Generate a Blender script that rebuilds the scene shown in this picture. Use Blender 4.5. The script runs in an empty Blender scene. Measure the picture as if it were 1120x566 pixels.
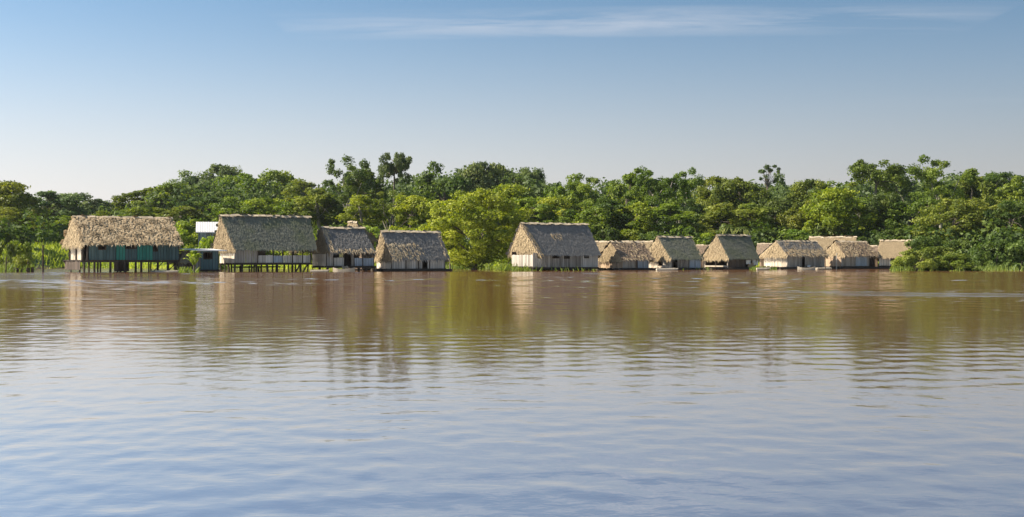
import bpy, math, random
import numpy as np
from mathutils import Vector, Matrix

random.seed(7)
rng = np.random.default_rng(7)
scene = bpy.context.scene
COL = scene.collection

# ------------------------------------------------------------------ camera
CAM_H = 1.15            # eye height above the water, metres
FPX = 1352.0            # focal length in photo pixels (photo 1120 wide)
HOR = 284.0             # horizon row in the photo
cam_d = bpy.data.cameras.new("camera")
cam_d.lens = 36.0 * FPX / 1120.0
cam_d.sensor_width = 36.0
cam_d.clip_start = 0.1
cam_d.clip_end = 6000.0
cam_d.shift_y = (HOR - 283.0) / 1120.0
cam = bpy.data.objects.new("camera", cam_d)
cam.location = (0, 0, CAM_H)
cam.rotation_euler = (math.radians(90), 0, 0)
COL.objects.link(cam)
scene.camera = cam

# ------------------------------------------------------------------ sky + sun
SUN_DIR = Vector((-0.999, -0.035, 0.0)).normalized()
SUN_EL = math.radians(38)
SUN_AZ = math.atan2(SUN_DIR.x, SUN_DIR.y)          # clockwise from +Y
world = bpy.data.worlds.new("World")
scene.world = world
world.use_nodes = True
wn, wl = world.node_tree.nodes, world.node_tree.links
wn.clear()


def N(tree, typ, **kw):
    n = tree.nodes.new(typ)
    for k, v in kw.items():
        if k.startswith('i_'):
            key = k[2:]
            key = int(key) if key.isdigit() else key.replace('_', ' ')
            n.inputs[key].default_value = v
        else:
            setattr(n, k, v)
    return n


def M(tree, op, a, b=None, c=None, clamp=False):
    n = tree.nodes.new('ShaderNodeMath')
    n.operation = op
    n.use_clamp = clamp
    for i, x in enumerate((a, b, c)):
        if x is None:
            continue
        if isinstance(x, (int, float)):
            n.inputs[i].default_value = x
        else:
            tree.links.new(x, n.inputs[i])
    return n.outputs[0]


wt = world.node_tree
sky = N(wt, 'ShaderNodeTexSky', sky_type='NISHITA', sun_disc=False, sun_elevation=SUN_EL,
        sun_rotation=SUN_AZ, altitude=0.0, air_density=0.75, dust_density=1.0, ozone_density=3.0)
tc = N(wt, 'ShaderNodeTexCoord')
sep = N(wt, 'ShaderNodeSeparateXYZ')
wl.new(tc.outputs['Generated'], sep.inputs[0])
zz = M(wt, 'MAXIMUM', sep.outputs[2], 0.03)
px_ = M(wt, 'DIVIDE', sep.outputs[0], zz)
py_ = M(wt, 'DIVIDE', sep.outputs[1], zz)
# thin cirrus sheet projected on a plane overhead
comb = N(wt, 'ShaderNodeCombineXYZ')
wl.new(M(wt, 'MULTIPLY', px_, 0.9), comb.inputs[0])
wl.new(M(wt, 'MULTIPLY', py_, 2.6), comb.inputs[1])
nz = N(wt, 'ShaderNodeTexNoise', i_Scale=1.1, i_Detail=8.0, i_Roughness=0.62, i_Distortion=0.6)
wl.new(comb.outputs[0], nz.inputs['Vector'])
comb2 = N(wt, 'ShaderNodeCombineXYZ')
wl.new(M(wt, 'MULTIPLY', px_, 0.35), comb2.inputs[0])
wl.new(M(wt, 'MULTIPLY', py_, 0.9), comb2.inputs[1])
nz2 = N(wt, 'ShaderNodeTexNoise', i_Scale=0.8, i_Detail=3.0)
wl.new(comb2.outputs[0], nz2.inputs['Vector'])
dist = M(wt, 'ABSOLUTE', M(wt, 'ADD', M(wt, 'SUBTRACT', py_, 5.25), M(wt, 'MULTIPLY', px_, 0.06)))
band = M(wt, 'SUBTRACT', 1.0, M(wt, 'DIVIDE', dist, 0.36), clamp=True)
bx = M(wt, 'SUBTRACT', 1.0, M(wt, 'DIVIDE', M(wt, 'ABSOLUTE', M(wt, 'SUBTRACT', px_, 0.5)), 1.5), clamp=True)
band = M(wt, 'MULTIPLY', band, M(wt, 'POWER', bx, 0.5))
wisp = M(wt, 'MULTIPLY', M(wt, 'SUBTRACT', nz.outputs[0], 0.38), 4.0, clamp=True)
c1 = M(wt, 'MULTIPLY', M(wt, 'POWER', band, 0.7), wisp)
c2 = M(wt, 'MULTIPLY', M(wt, 'MULTIPLY', M(wt, 'SUBTRACT', nz2.outputs[0], 0.58), 2.0, clamp=True), wisp)
cov = M(wt, 'ADD', M(wt, 'MULTIPLY', c1, 0.50), M(wt, 'MULTIPLY', c2, 0.15), clamp=True)
SKY_STRENGTH = 0.066
hs = N(wt, 'ShaderNodeHueSaturation', i_Saturation=1.12, i_Value=1.0, i_Hue=0.487)
wl.new(sky.outputs[0], hs.inputs['Color'])
mixc = N(wt, 'ShaderNodeMix', data_type='RGBA')
wl.new(cov, mixc.inputs['Factor'])
# pale moist haze low over the horizon all round, brighter towards the sun
hf = M(wt, 'EXPONENT', M(wt, 'MULTIPLY', M(wt, 'POWER', M(wt, 'DIVIDE', M(wt, 'MAXIMUM', sep.outputs[2], 0.0), 0.13), 2.0), -1.0))
cosv = M(wt, 'ADD', M(wt, 'MULTIPLY', sep.outputs[0], SUN_DIR.x), M(wt, 'MULTIPLY', sep.outputs[1], SUN_DIR.y))
hb = M(wt, 'MULTIPLY', M(wt, 'MAXIMUM', M(wt, 'ADD', 0.73, M(wt, 'MULTIPLY', cosv, 0.50)), 0.3), 1.0 / (SKY_STRENGTH * 2.07))
hc = N(wt, 'ShaderNodeVectorMath', operation='SCALE')
hc.inputs[0].default_value = (1.04, 0.985, 0.945)
wl.new(hb, hc.inputs['Scale'])
mixh = N(wt, 'ShaderNodeMix', data_type='RGBA')
wl.new(hf, mixh.inputs['Factor'])
sb = N(wt, 'ShaderNodeVectorMath', operation='SCALE')
wl.new(hs.outputs[0], sb.inputs[0])
wl.new(M(wt, 'MAXIMUM', M(wt, 'ADD', 1.0, M(wt, 'MULTIPLY', cosv, 0.48)), 0.6), sb.inputs['Scale'])
wl.new(sb.outputs[0], mixh.inputs[6])
wl.new(hc.outputs[0], mixh.inputs[7])
wl.new(mixh.outputs[2], mixc.inputs[6])
mixc.inputs[7].default_value = (5.6, 5.7, 6.1, 1)
bg = N(wt, 'ShaderNodeBackground', i_Strength=SKY_STRENGTH)
wl.new(mixc.outputs[2], bg.inputs[0])
wo = N(wt, 'ShaderNodeOutputWorld')
wl.new(bg.outputs[0], wo.inputs[0])

sun_d = bpy.data.lights.new("sun", 'SUN')
sun_d.energy = 4.2
sun_d.angle = math.radians(0.5)
sun_d.color = (1.0, 0.91, 0.77)
sun = bpy.data.objects.new("sun", sun_d)
sdir = Vector((SUN_DIR.x * math.cos(SUN_EL), SUN_DIR.y * math.cos(SUN_EL), math.sin(SUN_EL)))
sun.rotation_euler = sdir.to_track_quat('Z', 'Y').to_euler()
sun.location = (-60, -20, 60)
COL.objects.link(sun)

scene.view_settings.view_transform = 'Standard'
scene.view_settings.look = 'None'
scene.view_settings.exposure = 1.05
scene.view_settings.gamma = 1.0
scene.view_settings.use_curve_mapping = False
scene.cycles.max_bounces = 6
scene.cycles.transparent_max_bounces = 4

# ------------------------------------------------------------------ helpers


def ray_k(px):
    return (px - 560.0) / FPX


def zpix(py, Y):
    """height of something seen on photo row py at distance Y"""
    return CAM_H - (py - HOR) * Y / FPX


def tag(o, label=None, cat=None, group=None, kind=None):
    if label:
        o['label'] = label
    if cat:
        o['category'] = cat
    if group:
        o['group'] = group
    if kind:
        o['kind'] = kind
    return o


def empty(name, loc, rz=0.0):
    o = bpy.data.objects.new(name, None)
    o.location = loc
    o.rotation_euler = (0, 0, rz)
    o.empty_display_size = 0.5
    COL.objects.link(o)
    return o


def link(name, mesh, parent=None, loc=None, rot=None, scale=None, kind=None, color=None):
    o = bpy.data.objects.new(name, mesh)
    COL.objects.link(o)
    if parent:
        o.parent = parent
    if loc is not None:
        o.location = loc
    if rot is not None:
        o.rotation_euler = rot
    if scale is not None:
        o.scale = scale
    if kind:
        o['kind'] = kind
    if color is not None:
        o.color = color
    return o


class MB:
    """collects shapes into one mesh, with a tint value per face and a material index"""

    def __init__(self):
        self.v, self.f, self.t, self.m = [], [], [], []

    def add(self, verts, faces, tint=0.5, mat=0):
        b = len(self.v)
        self.v += [tuple(x) for x in verts]
        self.f += [tuple(b + i for i in f) for f in faces]
        self.t += [tint] * len(faces)
        self.m += [mat] * len(faces)

    def box(self, c, sx, sy, sz, rot=None, tint=0.5, mat=0):
        """box with centre c, half sizes s; rot: 3x3 Matrix"""
        vs = []
        for z in (-1, 1):
            for y in (-1, 1):
                for x in (-1, 1):
                    p = Vector((x * sx, y * sy, z * sz))
                    if rot is not None:
                        p = rot @ p
                    vs.append(p + Vector(c))
        self.add(vs, [(0, 2, 3, 1), (4, 5, 7, 6), (0, 1, 5, 4), (2, 6, 7, 3), (0, 4, 6, 2), (1, 3, 7, 5)], tint, mat)

    def bar(self, a, b, w, h=None, tint=0.5, mat=0, up=Vector((0, 0, 1))):
        a, b = Vector(a), Vector(b)
        d = b - a
        L = d.length
        if L < 1e-5:
            return
        d.normalize()
        if abs(d.dot(up)) > 0.98:
            up = Vector((0, 1, 0))
        s = d.cross(up).normalized()
        t = s.cross(d).normalized()
        R = Matrix((s, d, t)).transposed()
        self.box((a + b) / 2, w / 2, L / 2, (h or w) / 2, R, tint, mat)

    def tube(self, pts, radii, n=6, tint=0.5, mat=0, cap=True):
        pts = [Vector(p) for p in pts]
        rings = []
        ref = Vector((0.3, 0.2, 1)).normalized()
        vs, fs = [], []
        for i, p in enumerate(pts):
            d = (pts[min(i + 1, len(pts) - 1)] - pts[max(i - 1, 0)]).normalized()
            r0 = ref if abs(d.dot(ref)) < 0.95 else Vector((1, 0, 0))
            s = d.cross(r0).normalized()
            t = s.cross(d).normalized()
            for k in range(n):
                a = 2 * math.pi * k / n
                vs.append(p + (s * math.cos(a) + t * math.sin(a)) * radii[i])
        for i in range(len(pts) - 1):
            for k in range(n):
                a, b = i * n + k, i * n + (k + 1) % n
                fs.append((a, b, b + n, a + n))
        if cap:
            fs.append(tuple(range(n))[::-1])
            fs.append(tuple((len(pts) - 1) * n + k for k in range(n)))
        self.add(vs, fs, tint, mat)

    def mesh(self, name, mats, smooth=False):
        me = bpy.data.meshes.new(name)
        me.from_pydata(self.v, [], self.f)
        if not isinstance(mats, (list, tuple)):
            mats = [mats]
        for m in mats:
            me.materials.append(m)
        at = me.attributes.new('tint', 'FLOAT', 'FACE')
        at.data.foreach_set('value', np.array(self.t, dtype=np.float32))
        if len(mats) > 1:
            me.polygons.foreach_set('material_index', np.array(self.m, dtype=np.int32))
        if smooth:
            me.polygons.foreach_set('use_smooth', np.ones(len(self.f), dtype=bool))
        me.update()
        return me

    def build(self, name, mats, parent=None, smooth=False, kind=None, **kw):
        return link(name, self.mesh(name, mats, smooth), parent, kind=kind, **kw)


def quads_mesh(name, V, tint, mat):
    """V: (n,4,3) array of separate quads"""
    n = V.shape[0]
    me = bpy.data.meshes.new(name)
    me.vertices.add(n * 4)
    me.vertices.foreach_set('co', V.reshape(-1).astype(np.float32))
    me.loops.add(n * 4)
    me.loops.foreach_set('vertex_index', np.arange(n * 4, dtype=np.int32))
    me.polygons.add(n)
    me.polygons.foreach_set('loop_start', np.arange(0, n * 4, 4, dtype=np.int32))
    me.polygons.foreach_set('loop_total', np.full(n, 4, dtype=np.int32))
    me.materials.append(mat)
    at = me.attributes.new('tint', 'FLOAT', 'FACE')
    at.data.foreach_set('value', tint.astype(np.float32))
    me.update()
    me.validate()
    return me


def unit(a):
    return a / np.maximum(np.linalg.norm(a, axis=1, keepdims=True), 1e-6)


def leaf_quads(c, nrm, size, aspect=0.55, fold=0.0):
    """diamond leaves at centres c with normals nrm"""
    n = c.shape[0]
    nrm = unit(nrm)
    r = rng.normal(size=(n, 3))
    t = unit(np.cross(nrm, r))
    b = np.cross(nrm, t)
    s = size[:, None]
    V = np.stack([c - t * s, c + b * s * aspect - t * s * .15, c + t * s - nrm * s * 0.25, c - b * s * aspect - t * s * .15], axis=1)
    return V

# ------------------------------------------------------------------ materials


def new_mat(name):
    m = bpy.data.materials.new(name)
    m.use_nodes = True
    t = m.node_tree
    p = t.nodes['Principled BSDF']
    return m, t, p


def ramp(t, fac, stops):
    r = t.nodes.new('ShaderNodeValToRGB')
    el = r.color_ramp.elements
    while len(el) < len(stops):
        el.new(0.5)
    for e, (pos, c) in zip(el, stops):
        e.position = pos
        e.color = (*c, 1)
    t.links.new(fac, r.inputs[0])
    return r.outputs[0]


def tint_mat(name, dark, light, grain=(3.0, 3.0, 3.0), grain_amt=0.35, rough=0.9, bump=0.0, moss=None, moss_amt=0.0):
    """dry material: per-piece tint plus stretched noise grain, optional moss blotches"""
    m, t, p = new_mat(name)
    at = N(t, 'ShaderNodeAttribute', attribute_name='tint')
    tcn = N(t, 'ShaderNodeTexCoord')
    mp = N(t, 'ShaderNodeMapping')
    mp.inputs['Scale'].default_value = grain
    t.links.new(tcn.outputs['Object'], mp.inputs[0])
    nzz = N(t, 'ShaderNodeTexNoise', i_Scale=1.0, i_Detail=5.0, i_Roughness=0.6)
    t.links.new(mp.outputs[0], nzz.inputs['Vector'])
    f = M(t, 'ADD', M(t, 'MULTIPLY', at.outputs['Fac'], 1.0 - grain_amt),
          M(t, 'MULTIPLY', M(t, 'SUBTRACT', M(t, 'MULTIPLY', nzz.outputs[0], 2.2), 0.6), grain_amt), clamp=True)
    colr = ramp(t, f, [(0.0, dark), (1.0, light)])
    if moss:
        n2 = N(t, 'ShaderNodeTexNoise', i_Scale=0.5, i_Detail=4.0)
        t.links.new(tcn.outputs['Object'], n2.inputs['Vector'])
        k = M(t, 'MULTIPLY', M(t, 'SUBTRACT', n2.outputs[0], 0.42), 5.0, clamp=True)
        mx = N(t, 'ShaderNodeMix', data_type='RGBA')
        t.links.new(M(t, 'MULTIPLY', k, moss_amt), mx.inputs['Factor'])
        t.links.new(colr, mx.inputs[6])
        mx.inputs[7].default_value = (*moss, 1)
        colr = mx.outputs[2]
    t.links.new(colr, p.inputs['Base Color'])
    p.inputs['Roughness'].default_value = rough
    p.inputs['Specular IOR Level'].default_value = 0.25
    if bump:
        b = N(t, 'ShaderNodeBump', i_Strength=bump, i_Distance=0.03)
        t.links.new(nzz.outputs[0], b.inputs['Height'])
        t.links.new(b.outputs[0], p.inputs['Normal'])
    return m


def leaf_mat(name):
    m, t, p = new_mat(name)
    at = N(t, 'ShaderNodeAttribute', attribute_name='tint')
    oi = N(t, 'ShaderNodeObjectInfo')
    hsv = N(t, 'ShaderNodeHueSaturation')
    t.links.new(oi.outputs['Color'], hsv.inputs['Color'])
    t.links.new(M(t, 'ADD', 0.485, M(t, 'MULTIPLY', M(t, 'SUBTRACT', 0.5, at.outputs['Fac']), 0.045)), hsv.inputs['Hue'])
    t.links.new(M(t, 'ADD', 0.5, M(t, 'MULTIPLY', at.outputs['Fac'], 1.0)), hsv.inputs['Value'])
    t.links.new(hsv.outputs[0], p.inputs['Base Color'])
    p.inputs['Roughness'].default_value = 0.55
    p.inputs['Specular IOR Level'].default_value = 0.3
    tr = N(t, 'ShaderNodeBsdfTranslucent')
    h2 = N(t, 'ShaderNodeHueSaturation', i_Saturation=1.15, i_Value=1.25)
    t.links.new(hsv.outputs[0], h2.inputs['Color'])
    t.links.new(h2.outputs[0], tr.inputs[0])
    mx = N(t, 'ShaderNodeMixShader')
    mx.inputs[0].default_value = 0.38
    t.links.new(p.outputs[0], mx.inputs[1])
    t.links.new(tr.outputs[0], mx.inputs[2])
    out = t.nodes['Material Output']
    t.links.new(mx.outputs[0], out.inputs[0])
    return m


MAT = {
    'thatch_fresh': tint_mat('dry_palm_thatch', (0.24, 0.155, 0.075), (0.74, 0.58, 0.36), (6, 6, 6), 0.35),
    'thatch_tan': tint_mat('tan_palm_thatch', (0.19, 0.135, 0.075), (0.49, 0.375, 0.22), (5, 5, 5), 0.4),
    'thatch_grey': tint_mat('weathered_grey_thatch', (0.12, 0.112, 0.10), (0.34, 0.315, 0.275), (4, 4, 4), 0.45),
    'thatch_moss': tint_mat('mossy_grey_thatch', (0.11, 0.11, 0.085), (0.28, 0.275, 0.20), (4, 4, 4), 0.45, moss=(0.15, 0.165, 0.075), moss_amt=0.6),
    'thatch_brown': tint_mat('brown_old_thatch', (0.11, 0.075, 0.05), (0.42, 0.31, 0.21), (4, 4, 4), 0.45),
    'ridge': tint_mat('ridge_thatch', (0.34, 0.26, 0.17), (0.68, 0.56, 0.39), (8, 8, 8), 0.4),
    'plank_grey': tint_mat('weathered_grey_planks', (0.12, 0.098, 0.075), (0.47, 0.42, 0.35), (9, 9, 0.9), 0.4, bump=0.3),
    'plank_worn_shaded': tint_mat('worn_shaded_pale_planks', (0.17, 0.145, 0.115), (0.56, 0.50, 0.42), (9, 9, 0.9), 0.4, bump=0.3),
    'plank_white': tint_mat('whitewashed_planks', (0.30, 0.26, 0.21), (0.78, 0.72, 0.63), (9, 9, 0.9), 0.4, bump=0.3),
    'plank_cream': tint_mat('cream_planks', (0.42, 0.34, 0.25), (0.74, 0.64, 0.50), (9, 9, 0.9), 0.35, bump=0.3),
    'plank_blue': tint_mat('pale_blue_planks', (0.24, 0.27, 0.29), (0.52, 0.57, 0.62), (9, 9, 0.9), 0.4, bump=0.3),
    'plank_tan': tint_mat('tan_cane_wall', (0.30, 0.20, 0.12), (0.60, 0.44, 0.29), (12, 12, 0.9), 0.4, bump=0.3),
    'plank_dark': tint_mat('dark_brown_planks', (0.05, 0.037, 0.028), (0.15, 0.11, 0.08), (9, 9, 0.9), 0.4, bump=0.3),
    'teal_dull': tint_mat('dull_shaded_teal_paint', (0.045, 0.085, 0.085), (0.125, 0.185, 0.178), (5, 5, 1.2), 0.45, bump=0.2),  # dull teal, darkened and greyed so the house front's shade sits in the colour
    'teal_bright': tint_mat('bright_teal_paint', (0.03, 0.16, 0.125), (0.07, 0.29, 0.225), (5, 5, 1.2), 0.45, bump=0.2),
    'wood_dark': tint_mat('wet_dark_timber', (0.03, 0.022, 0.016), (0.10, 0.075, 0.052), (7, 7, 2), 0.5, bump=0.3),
    'wood_pale': tint_mat('pale_timber', (0.24, 0.19, 0.13), (0.55, 0.47, 0.36), (7, 7, 2), 0.4, bump=0.3),
    'bark': tint_mat('grey_bark', (0.06, 0.048, 0.036), (0.17, 0.145, 0.11), (3, 3, 1.0), 0.6, bump=0.3),
    'bark_pale': tint_mat('pale_bark', (0.15, 0.13, 0.10), (0.36, 0.32, 0.26), (3, 3, 1.0), 0.6, bump=0.3),
    'metal_roof': tint_mat('pale_zinc_sheet', (0.40, 0.38, 0.35), (0.80, 0.78, 0.75), (1, 6, 1), 0.4, rough=0.5),
    'wall_bluegrey': tint_mat('blue_grey_boards', (0.10, 0.14, 0.15), (0.22, 0.28, 0.29), (6, 6, 1), 0.4),
    'cloth_white': tint_mat('white_cloth', (0.62, 0.58, 0.52), (0.80, 0.78, 0.74), (4, 4, 4), 0.4),
    'cloth_yellow': tint_mat('pale_yellow_cloth', (0.55, 0.50, 0.20), (0.72, 0.66, 0.32), (4, 4, 4), 0.4),
    'grass': leaf_mat('grass_blades'),
    'leaf': leaf_mat('broad_leaves'),
}

# ------------------------------------------------------------------ terrain


def shore(X):
    s = 164.0 + 3.0 * math.sin(X * 0.11 + 1.0) + 1.5 * math.sin(X * 0.31)
    k = min(max((X - 50.0) / 14.0, 0.0), 1.0)
    s -= k * k * (3 - 2 * k) * 24.0
    k = min(max((-58.0 - X) / 10.0, 0.0), 1.0)
    s -= k * k * (3 - 2 * k) * 22.0
    return s


def terrain(X, Y):
    d = Y - shore(X)
    if d < 0:
        return max(-2.5, 0.10 * d)
    z = 2.6 * (1 - math.exp(-d / 22.0))
    # the grassy slope on the left and the low hill far behind the left houses
    g = math.exp(-((X + 52) / 16.0) ** 2)
    z += g * 2.6 * (1 - math.exp(-max(d - 2, 0) / 14.0))
    z += 6.0 * math.exp(-((X + 70) / 60.0) ** 2) * (1 - math.exp(-max(d - 60, 0) / 60.0))
    return z


def ground_mat():
    m, t, p = new_mat('grassy_bank')
    geo = N(t, 'ShaderNodeNewGeometry')
    sp = N(t, 'ShaderNodeSeparateXYZ')
    t.links.new(geo.outputs['Position'], sp.inputs[0])
    n1 = N(t, 'ShaderNodeTexNoise', i_Scale=0.35, i_Detail=6.0)
    t.links.new(geo.outputs['Position'], n1.inputs['Vector'])
    g = ramp(t, n1.outputs[0], [(0.3, (0.045, 0.085, 0.015)), (0.7, (0.12, 0.18, 0.03))])
    k = M(t, 'MULTIPLY', M(t, 'ADD', M(t, 'SUBTRACT', sp.outputs[2], 0.25), M(t, 'MULTIPLY', n1.outputs[0], 0.3)), 4.0, clamp=True)
    mx = N(t, 'ShaderNodeMix', data_type='RGBA')
    t.links.new(k, mx.inputs['Factor'])
    mx.inputs[6].default_value = (0.10, 0.065, 0.035, 1)
    t.links.new(g, mx.inputs[7])
    t.links.new(mx.outputs[2], p.inputs['Base Color'])
    p.inputs['Roughness'].default_value = 0.95
    return m


def build_ground():
    xs = np.concatenate([np.linspace(-2600, -240, 12), np.linspace(-220, 220, 150), np.linspace(240, 2600, 12)])
    ys = np.concatenate([np.linspace(-400, 100, 8), np.linspace(104, 260, 90), np.linspace(268, 480, 24), np.linspace(520, 3200, 14)])
    verts = [(x, y, terrain(x, y) + (rng.normal() * 0.05 if y > shore(x) + 1 else 0)) for y in ys for x in xs]
    nx = len(xs)
    faces = []
    for j in range(len(ys) - 1):
        for i in range(nx - 1):
            a = j * nx + i
            faces.append((a, a + 1, a + 1 + nx, a + nx))
    me = bpy.data.meshes.new('ground')
    me.from_pydata(verts, [], faces)
    me.materials.append(ground_mat())
    me.polygons.foreach_set('use_smooth', np.ones(len(faces), dtype=bool))
    link('ground', me, kind='structure')


build_ground()


def water_mat():
    m, t, p = new_mat('muddy_river_water')
    geo = N(t, 'ShaderNodeNewGeometry')
    pos = geo.outputs['Position']

    def noise(scale, detail, rough, sx=1.0, sy=1.0, dist=0.0, off=(0, 0, 0)):
        mp = N(t, 'ShaderNodeMapping')
        mp.inputs['Scale'].default_value = (sx, sy, 1)
        mp.inputs['Location'].default_value = off
        t.links.new(pos, mp.inputs[0])
        n = N(t, 'ShaderNodeTexNoise', i_Scale=scale, i_Detail=detail, i_Roughness=rough, i_Distortion=dist)
        t.links.new(mp.outputs[0], n.inputs['Vector'])
        return n.outputs[0]
    chop = noise(2.4, 2.0, 0.5, 0.8, 1.0, 0.3, (3, 7, 0))
    rip = noise(9.0, 3.0, 0.55, 0.8, 1.0, 0.4, (11, 2, 0))
    sp = N(t, 'ShaderNodeSeparateXYZ')
    t.links.new(pos, sp.inputs[0])
    far = M(t, 'MULTIPLY', M(t, 'SUBTRACT', sp.outputs[1], 90.0), 0.04, clamp=True)
    h = M(t, 'ADD', M(t, 'MULTIPLY', rip, 0.0016), M(t, 'MULTIPLY', M(t, 'MULTIPLY', chop, far), 0.012))
    b = N(t, 'ShaderNodeBump', i_Strength=1.0, i_Distance=1.0)
    t.links.new(h, b.inputs['Height'])
    # breeze-roughened patches and the fading wake of a boat
    breeze = M(t, 'MULTIPLY', M(t, 'SUBTRACT', noise(0.05, 2.0, 0.5, 0.3, 1.0, 0.0, (40, 9, 0)), 0.50), 3.0, clamp=True)
    leftb = M(t, 'MULTIPLY', M(t, 'SUBTRACT', -8.0, sp.outputs[0]), 0.035, clamp=True)
    wob = M(t, 'MULTIPLY', M(t, 'SUBTRACT', noise(0.07, 3.0, 0.55), 0.5), 13.0)
    wy = M(t, 'ADD', M(t, 'ADD', sp.outputs[1], wob), M(t, 'MULTIPLY', sp.outputs[0], 0.25))
    wk = M(t, 'SUBTRACT', 1.0, M(t, 'MULTIPLY', M(t, 'ABSOLUTE', M(t, 'SUBTRACT', wy, 44.0)), 0.22), clamp=True)
    wk = M(t, 'MULTIPLY', wk, M(t, 'MULTIPLY', M(t, 'SUBTRACT', sp.outputs[0], 3.0), 0.2, clamp=True))
    brk = M(t, 'MULTIPLY', M(t, 'SUBTRACT', noise(0.5, 4.0, 0.6, 0.25, 1.0, 0.5, (9, 4, 0)), 0.40), 5.0, clamp=True)
    wk = M(t, 'MULTIPLY', M(t, 'MULTIPLY', wk, 1.6, clamp=True), brk)
    wk2 = M(t, 'SUBTRACT', 1.0, M(t, 'MULTIPLY', M(t, 'ABSOLUTE', M(t, 'SUBTRACT', wy, 54.0)), 0.3), clamp=True)
    wk2 = M(t, 'MULTIPLY', wk2, M(t, 'MULTIPLY', M(t, 'SUBTRACT', noise(0.12, 2.0, 0.5, 1, 1, 0, (5, 5, 0)), 0.5), 6.0, clamp=True))
    rough = M(t, 'ADD', 0.03, M(t, 'MULTIPLY', breeze, 0.05))
    rough = M(t, 'ADD', rough, M(t, 'MULTIPLY', leftb, 0.10))
    rough = M(t, 'ADD', rough, M(t, 'MULTIPLY', M(t, 'ADD', wk, M(t, 'MULTIPLY', wk2, 0.5)), 0.16))
    sil = noise(0.02, 3.0, 0.5)
    c = ramp(t, sil, [(0.35, (0.225, 0.105, 0.041)), (0.65, (0.26, 0.125, 0.051))])
    t.nodes.remove(p)
    df = N(t, 'ShaderNodeBsdfDiffuse')
    t.links.new(c, df.inputs['Color'])
    gl = N(t, 'ShaderNodeBsdfGlossy')
    gl.inputs['Color'].default_value = (0.93, 0.95, 0.95, 1)
    t.links.new(rough, gl.inputs['Roughness'])
    t.links.new(b.outputs[0], gl.inputs['Normal'])
    fr = N(t, 'ShaderNodeFresnel', i_IOR=1.33)
    t.links.new(b.outputs[0], fr.inputs['Normal'])
    fac = M(t, 'ADD', 0.805, M(t, 'MULTIPLY', fr.outputs[0], 0.0))
    mx = N(t, 'ShaderNodeMixShader')
    t.links.new(fac, mx.inputs[0])
    t.links.new(df.outputs[0], mx.inputs[1])
    t.links.new(gl.outputs[0], mx.inputs[2])
    t.links.new(mx.outputs[0], t.nodes['Material Output'].inputs[0])
    return m



def build_water():
    """the river: one wide sheet, and over it, from the boat out to the huts, a sheet with real waves"""
    g = np.random.default_rng(11)
    rows = [2.2]
    while rows[-1] < 118.0:
        rows.append(rows[-1] + min(max(0.018 * rows[-1] ** 0.75, 0.035), 0.17))
    ys = np.array(rows)
    nx = 520
    fx = np.linspace(-1, 1, nx)
    X = fx[None, :] * (0.50 * ys[:, None] + 4.0)
    Y = np.repeat(ys[:, None], nx, axis=1)
    Z = np.zeros_like(X)
    dx = np.gradient(X, axis=1)
    dy = np.gradient(ys)[:, None]
    # slow patches of livelier and calmer water
    env = np.zeros_like(X)
    for _ in range(9):
        lam = g.uniform(9, 45)
        a = g.uniform(0, 6.283)
        env += np.sin(6.283 / lam * (X * math.cos(a) * .6 + Y * math.sin(a)) + g.uniform(0, 6.283))
    env = np.clip(0.95 + 0.16 * env, 0.45, 1.5)
    n = 110
    for i in range(n):
        lam = 0.09 * (3.0 / 0.09) ** ((i + g.random()) / n)
        a = math.radians(90) + g.normal() * math.radians(55)      # travelling across the view, wide spread
        k = 6.283 / lam
        slope = W_SLOPE * (2.0 / n) ** .5 * min(1.0, (.42 / lam) ** .8)
        amp = slope / k
        cell = np.maximum(np.abs(math.cos(a)) * dx, np.abs(math.sin(a)) * dy)
        att = np.clip((lam / np.maximum(cell, 1e-4) - 2.2) / 2.0, 0, 1)
        if lam > .8:
            att = att * (0.25 + 1.5 * np.clip((Y - 18) / 40, 0, 1))
        Z += amp * att * np.sin(k * (X * math.cos(a) + Y * math.sin(a)) + g.uniform(0, 6.283))
    Z *= (1 + 0.25 * np.clip((Y - 30) / 40, 0, 1)) * (0.55 + 0.45 * np.clip((Y - 6) / 10, 0, 1)) * env * (1 + 0.45 * np.clip((-10 - X) / 14, 0, 1) * np.clip((Y - 40) / 30, 0, 1))
    # sink the rim under the wide sheet
    rim = np.minimum(np.minimum((1 - np.abs(fx))[None, :] / 0.03, (ys[:, None] - 2.2) / .3), (118.0 - ys[:, None]) / 5.0)
    rim = np.clip(rim, 0, 1)
    Z = Z * rim - 0.09 * (1 - rim)
    ny = len(ys)
    V = np.stack([X, Y, Z], axis=2).reshape(-1, 3)
    idx = np.arange(ny * nx).reshape(ny, nx)
    F = np.stack([idx[:-1, :-1], idx[:-1, 1:], idx[1:, 1:], idx[1:, :-1]], axis=2).reshape(-1, 4)
    B = np.array([(-2600, -400, -.05), (2600, -400, -.05), (2600, 3200, -.05), (-2600, 3200, -.05)], float)
    F = np.concatenate([F, np.arange(4)[None, :] + len(V)])
    V = np.concatenate([V, B])
    me = bpy.data.meshes.new('river_water')
    me.vertices.add(len(V))
    me.vertices.foreach_set('co', V.reshape(-1).astype(np.float32))
    me.loops.add(F.size)
    me.loops.foreach_set('vertex_index', F.reshape(-1).astype(np.int32))
    me.polygons.add(len(F))
    me.polygons.foreach_set('loop_start', np.arange(0, F.size, 4, dtype=np.int32))
    me.polygons.foreach_set('loop_total', np.full(len(F), 4, dtype=np.int32))
    me.polygons.foreach_set('use_smooth', np.ones(len(F), dtype=bool))
    me.materials.append(water_mat())
    me.update()
    me.validate()
    link('river_water', me, kind='structure')


W_SLOPE = 0.044
build_water()

# ------------------------------------------------------------------ houses
ROW = (Vector((-34.8, 109.6)), Vector((0.857, 0.515)))     # line on which the front corners of the row stand


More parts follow.
